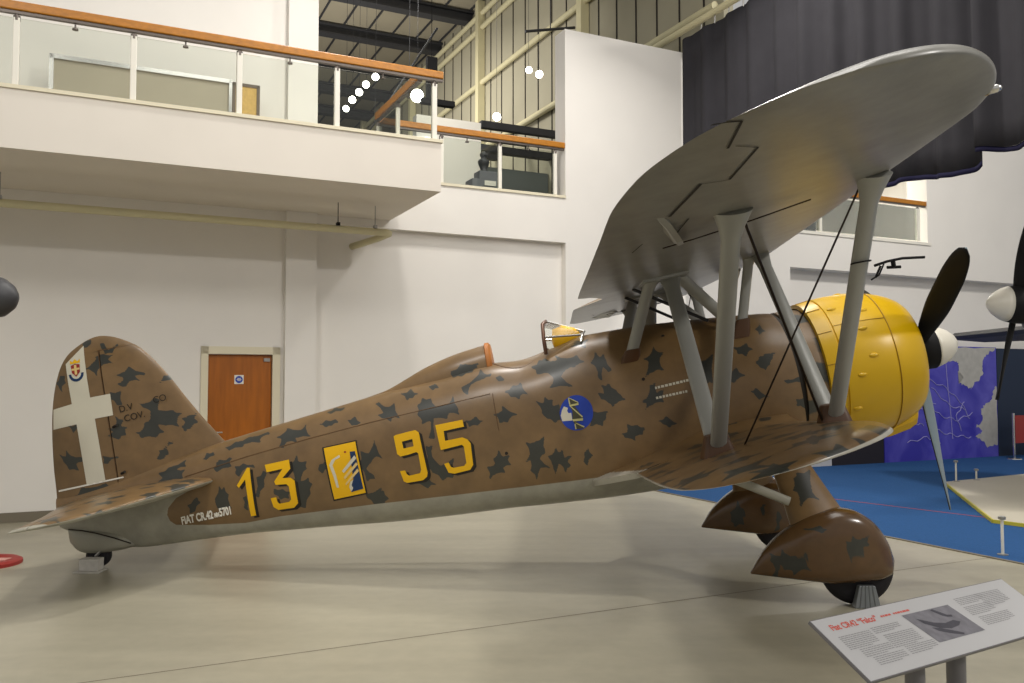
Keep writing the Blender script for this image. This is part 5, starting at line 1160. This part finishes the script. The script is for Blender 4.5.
for L in [[(15.95, 1.74), (16.52, 1.56), (17.04, 1.2), (17.32, .79)], [(15.95, 1.21), (16.37, .94), (16.89, .84), (17.46, 1.03)], [(15.88, .82), (16.36, .59), (16.88, .5), (17.39, .45)], [(16.54, 2.09), (16.59, 1.56), (16.66, 1.02), (16.72, .31)], [(16.07, 1.56), (16.64, 1.16), (17.24, 1.06)], [(15.23, .74), (15.54, .8), (15.86, .755)], [(17.11, 1.24), (16.83, .93), (17.02, .57)], [(15.1, 1.3), (15.7, 1.1), (16.3, 1.25)], [(15.3, .4), (15.9, .5), (16.4, .35)]]:
    pts = []
    for i in range(len(L) - 1):
        for k in range(6):
            t = k / 6; pts.append((L[i][0] + (L[i + 1][0] - L[i][0]) * t, L[i][1] + (L[i + 1][1] - L[i][1]) * t + .03 * math.sin(9 * (i + t))))
    mb = MB().path(onboard(pts, .004), .009, 6)
    mb.build('white_branch', M['muralline'], mu)
board('display_board', 18.24, 23.5, 2.44, M['navyboard'], 'dark navy display board right of the blue mural at the right edge')
board('display_board', 13.17, 14.61, 1.3, M['blackboard'], 'low black display board left of the blue mural under the cowling')
board('display_board', 12.0, 13.15, .6, M['signwhite'], 'low white display board seen under the lower wing tip')
# ------------------------------------------------------------------ exhibit platform with neighbouring aircraft
pf = empty('exhibit_platform', R(12, 8, .008), 'low pale exhibit platform with a yellow edge on the blue carpet', 'platform')
poly = [(9.6, 6.79), (12.48, 9.66), (14.82, 9.87), (20, 10.35), (20, 2), (10.2, 2.7)]
MB().prism([R(u, v, .008) for u, v in poly], (0, 0, .040)).build('platform_deck', M['platform'], pf)
e1 = MB()
for a, b in (((9.6, 6.79), (12.48, 9.66)), ((10.2, 2.7), (9.6, 6.79))):
    a_, b_ = Vector(a), Vector(b); dd = (b_ - a_).normalized(); nn = Vector((-dd.y, dd.x)) * .02
    e1.hexa([R(*(a_), .01), R(*(b_), .01), R(*(b_ + nn), .01), R(*(a_ + nn), .01), R(*(a_), .052), R(*(b_), .052), R(*(b_ + nn), .052), R(*(a_ + nn), .052)])
e1.build('platform_edge', M['edgeyellow'], pf)
ln = MB()
for a, b in (((11.9, 6.5), (12.6, 8.2)), ((12.6, 8.2), (13.8, 8.6)), ((11.9, 6.5), (11.2, 4.5))):
    a_, b_ = Vector(a), Vector(b); dd = (b_ - a_).normalized(); nn = Vector((-dd.y, dd.x)) * .008
    ln.add([R(*(a_ - nn), .0492), R(*(b_ - nn), .0492), R(*(b_ + nn), .0492), R(*(a_ + nn), .0492)], [(0, 1, 2, 3)])
ln.build('deck_seam', M['gap'], pf)
def postlet(p, h, label, z0=.1):
    e = empty('barrier_post', p, label, 'barrier post', 'low barrier posts')
    MB().tube(p, p + Vector((0, 0, h)), .014, 10).build('post', M['white'], e)
    MB().lathe(p + Vector((0, 0, h)), (0, 0, 1), [(0, .014), (.004, .035), (.03, .035), (.036, .02)], 14).build('post_cap', M['steel'], e)
    MB().lathe(p, (0, 0, 1), [(0, .05), (.008, .05), (.012, .015)], 14).build('post_foot', M['steel'], e)
postlet(R(12.70, 9.62, .048), .31, 'slim white post on the far corner of the pale platform')
postlet(R(13.2, 9.62, .048), .15, 'short white post right of the slim one on the platform edge')
postlet(R(7.93, 5.52, .008), .34, 'slim cream post on the blue carpet in front of the platform')
rb = empty('rope_barrier', R(18.0, 12.2, .008), 'red barrier with steel uprights before the navy board at the right edge', 'barrier')
for u in (17.85, 19.2):
    MB().tube(R(u, 12.1, .008), R(u, 12.1, 1.0), .025, 10).lathe(R(u, 12.1, .008), (0, 0, 1), [(0, .15), (.015, .14), (.03, .03)], 16).build('upright', M['chrome'], rb)
MB().rbox(17.9, 19.15, 12.09, 12.11, .35, .95).build('barrier_banner', M['red'], rb)
ob = MB().rbox(9.6, 10.6, 11.8, 11.9, .008, .10).rbox(9.75, 9.95, 11.78, 11.8, .02, .09, 1).rbox(10.2, 10.4, 11.78, 11.8, .02, .09, 1)
tag(ob.build('floor_barrier', [M['orange'], M['black']]), 'low orange and black barrier on the carpet behind the lower wing', 'barrier')
# carpet line
a = R(9.2, 10.5, .0092); b = R(9.95, 6.9, .0092); n = (b - a).normalized().cross(Vector((0, 0, 1))) * .02
struct(MB().add([a - n, b - n, b + n, a + n], [(0, 1, 2, 3)]), 'trim_10', M['red'])
# neighbouring aircraft at the right edge: nose, spinner and propeller
na = empty('aircraft', (8.6, 11.5, .048), 'dark aircraft nose with white spinner entering at the right edge', 'aircraft')
hub = Vector((6.41, 11.5, 2.75)); ax = Vector((1, -.05, -.04)).normalized()
MB().lathe(hub, ax, [(0, 0), (.03, .07), (.10, .15), (.2, .215), (.27, .24)], 28).build('spinner', M['spinner'], na, smooth=True)
MB().lathe(hub + ax * .27, ax, [(0, .24), (.12, .26), (.24, .26), (.30, .2)], 28).build('propeller_hub', M['black'], na, smooth=True, auto=40)
for a in (math.radians(-112), math.radians(68)):
    rd = Vector((0, -math.cos(a), math.sin(a))); tn = ax.cross(rd)
    rows = []
    for s in np.linspace(0, 1, 14):
        rr = .15 + 1.25 * s; c_ = .09 + .16 * math.sin(math.pi * min(1, s * .8 + .1)) if s < .9 else .20 * math.sqrt(max(0, 1 - ((s - .9) / .1) ** 2)) + .01
        tw = math.radians(55 - 35 * s); cd = tn * math.cos(tw) + ax * math.sin(tw); nd = ax * math.cos(tw) - tn * math.sin(tw)
        rows.append([hub + ax * .4 + rd * rr + cd * c_ * .5 * math.cos(q) + nd * .022 * math.sin(q) for q in np.linspace(0, 2 * math.pi, 13)[:-1]])
    MB().grid(rows, True, caps=True).build('propeller_blade', M['black'], na, smooth=True)
MB().lathe(hub + ax * .58, ax, [(0, .30), (.1, .46), (.5, .56), (1.5, .60), (4, .5)], 32).build('nose_cowling', M['darknose'], na, smooth=True, auto=40)
for s in (-1, 1):
    p = hub + ax * 1.6 + Vector((0, s * .8, -.3))
    MB().tube(p, Vector((p.x, p.y, .62)), .05, 10).build('undercarriage_leg', M['strut'], na)
    MB().lathe(Vector((p.x, p.y - .09, .33)), (0, 1, 0), [(0, .12), (.0, .2), (.03, .28), (.15, .28), (.18, .2)], 24).build('wheel', M['rubber'], na, smooth=True, auto=40)
MB().grid([[hub + ax * x_ + Vector((0, y_, -.25 + zz)) for x_, zz in ((1.1, .0), (1.2, .07), (1.7, .1), (2.6, 0), (1.7, -.07), (1.2, -.05))] for y_ in (-3.2, 0, 3.2)], True, caps=True).build('wing', M['darknose'], na)
# left edge: wing tip of another exhibit and red floor disc
wt = empty('aircraft_wing', (-5.2, 6.5, 0), 'dark grey rounded wing tip of another exhibit at the left edge', 'wing')
MB().lathe(Vector((-3.78, 6.5, 2.34)), (-1, 0, 0), [(0, 0), (.015, .05), (.05, .10), (.12, .15), (.3, .18), (1.2, .24), (2.8, .28)], 24).build('wing_tip', M['darknose'], wt, smooth=True)
MB().tube((-5.6, 6.5, 0), (-5.6, 6.5, 2.14), .05).lathe((-5.6, 6.5, 0), (0, 0, 1), [(0, .3), (.02, .3), (.03, .06)], 20).build('wing_stand', M['steel'], wt)
rd_ = empty('floor_disc', (-4.88, 8.0, 0), 'red edged low floor disc with a pale stripe at the left edge', 'disc')
MB().lathe((-4.88, 8.0, 0), (0, 0, 1), [(0, .30), (.03, .30), (.045, .27), (.045, .2), (.03, .18)], 32).build('disc_rim', M['red'], rd_, smooth=True, auto=40)
MB().box(-5.1, -4.68, 7.94, 8.06, .03, .05).build('pale_stripe', mat('pink_stripe', rgb(206, 150, 138), .5), rd_)
# ------------------------------------------------------------------ information lectern
TL = Vector((1.115, 3.248, .80)); dx = (Vector((2.231, 3.938, .80)) - TL).normalized(); dn = (Vector((1.243, 3.021, .65)) - TL)
dn = (dn - dx * dn.dot(dx)); HH = dn.length; dn.normalize(); nr = dx.cross(-dn).normalized()
nr = nr if nr.z > 0 else -nr
ip = empty('information_panel', TL + dx * .65 + dn * HH * .6 - Vector((0, 0, .70)), 'tilted white information panel on two grey posts in the lower right corner', 'sign')
ip.location.z = 0
BW = 1.312
def onp(x, y, e=0): return TL + dx * x + dn * y + nr * e
MB().hexa([onp(0, 0, -.014), onp(BW, 0, -.014), onp(BW, HH, -.014), onp(0, HH, -.014), onp(0, 0, 0), onp(BW, 0, 0), onp(BW, HH, 0), onp(0, HH, 0)]).build('panel_board', M['signgrey'], ip, bevel=.002)
MB().add([onp(.004, .004, .0006), onp(BW - .004, .004, .0006), onp(BW - .004, HH - .004, .0006), onp(.004, HH - .004, .0006)], [(0, 1, 2, 3)]).build('panel_face', M['signwhite'], ip)
for x in (.375, .645):
    q = onp(x, HH * .72, -.014)
    tag(MB().tube((q.x, q.y, 0), q + Vector((0, 0, -.028)), .036, 20).build('post', M['signgrey'], ip, smooth=True, auto=40), None)
textmesh('panel_title', 'Fiat CR42 \u201cFalco\u201d', .038, (onp(.062, .066), dx, -dn), M['signred'], ip, .0016, .0011)
tl = MB()
def tline(x0, x1, y, h=.0034, seed=0):
    r_ = random.Random(seed); x = x0
    while x < x1:
        w_ = r_.uniform(.008, .022); xe = min(x1, x + w_)
        tl.add([onp(x, y, .0014), onp(xe, y, .0014), onp(xe, y + h, .0014), onp(x, y + h, .0014)], [(0, 1, 2, 3)]); x = xe + .003
k = 0
for x0, x1, ya, yb in ((.055, .235, .098, .158), (.095, .27, .168, .205), (.12, .30, .212, .25), (.25, .42, .092, .125), (.275, .46, .135, .195), (.32, .50, .203, .245), (.86, 1.05, .05, .09), (.86, 1.05, .10, .15), (1.02, 1.2, .05, .12), (.88, 1.1, .16, .21)):
    y = ya; tl = MB()
    while y < yb:
        k += 1; tline(x0, x1 - (.05 if y + .0085 >= yb else 0), y, seed=k); y += .0085
    tl.build('panel_lettering', M['signtext'], ip, fixn=False)
tl = MB()
for s, (x0, x1) in enumerate(((.365, .43), (.445, .55))): tline(x0, x1, .048, .009, 90 + s)
tl.build('panel_subtitle', M['signred'], ip, fixn=False)
ph = MB().add([onp(.475, .070, .0016), onp(.79, .070, .0016), onp(.83, .225, .0016), onp(.515, .225, .0016)], [(0, 1, 2, 3)]).build('panel_photo', M['photo'], ip, fixn=False)
def blob(pts, name):
    MB().add([onp(x, y, .0022) for x, y in pts], [tuple(range(len(pts)))]).build(name, M['photodark'], ip, fixn=False)
blob([(.53, .10), (.60, .135), (.66, .15), (.72, .145), (.75, .16), (.72, .175), (.66, .18), (.60, .165), (.545, .13)], 'photo_aeroplane')
blob([(.655, .078), (.675, .074), (.72, .115), (.745, .12), (.74, .13), (.71, .125), (.69, .115)], 'photo_aeroplane')
blob([(.56, .155), (.60, .165), (.66, .192), (.70, .212), (.69, .22), (.64, .205), (.58, .178)], 'photo_aeroplane')
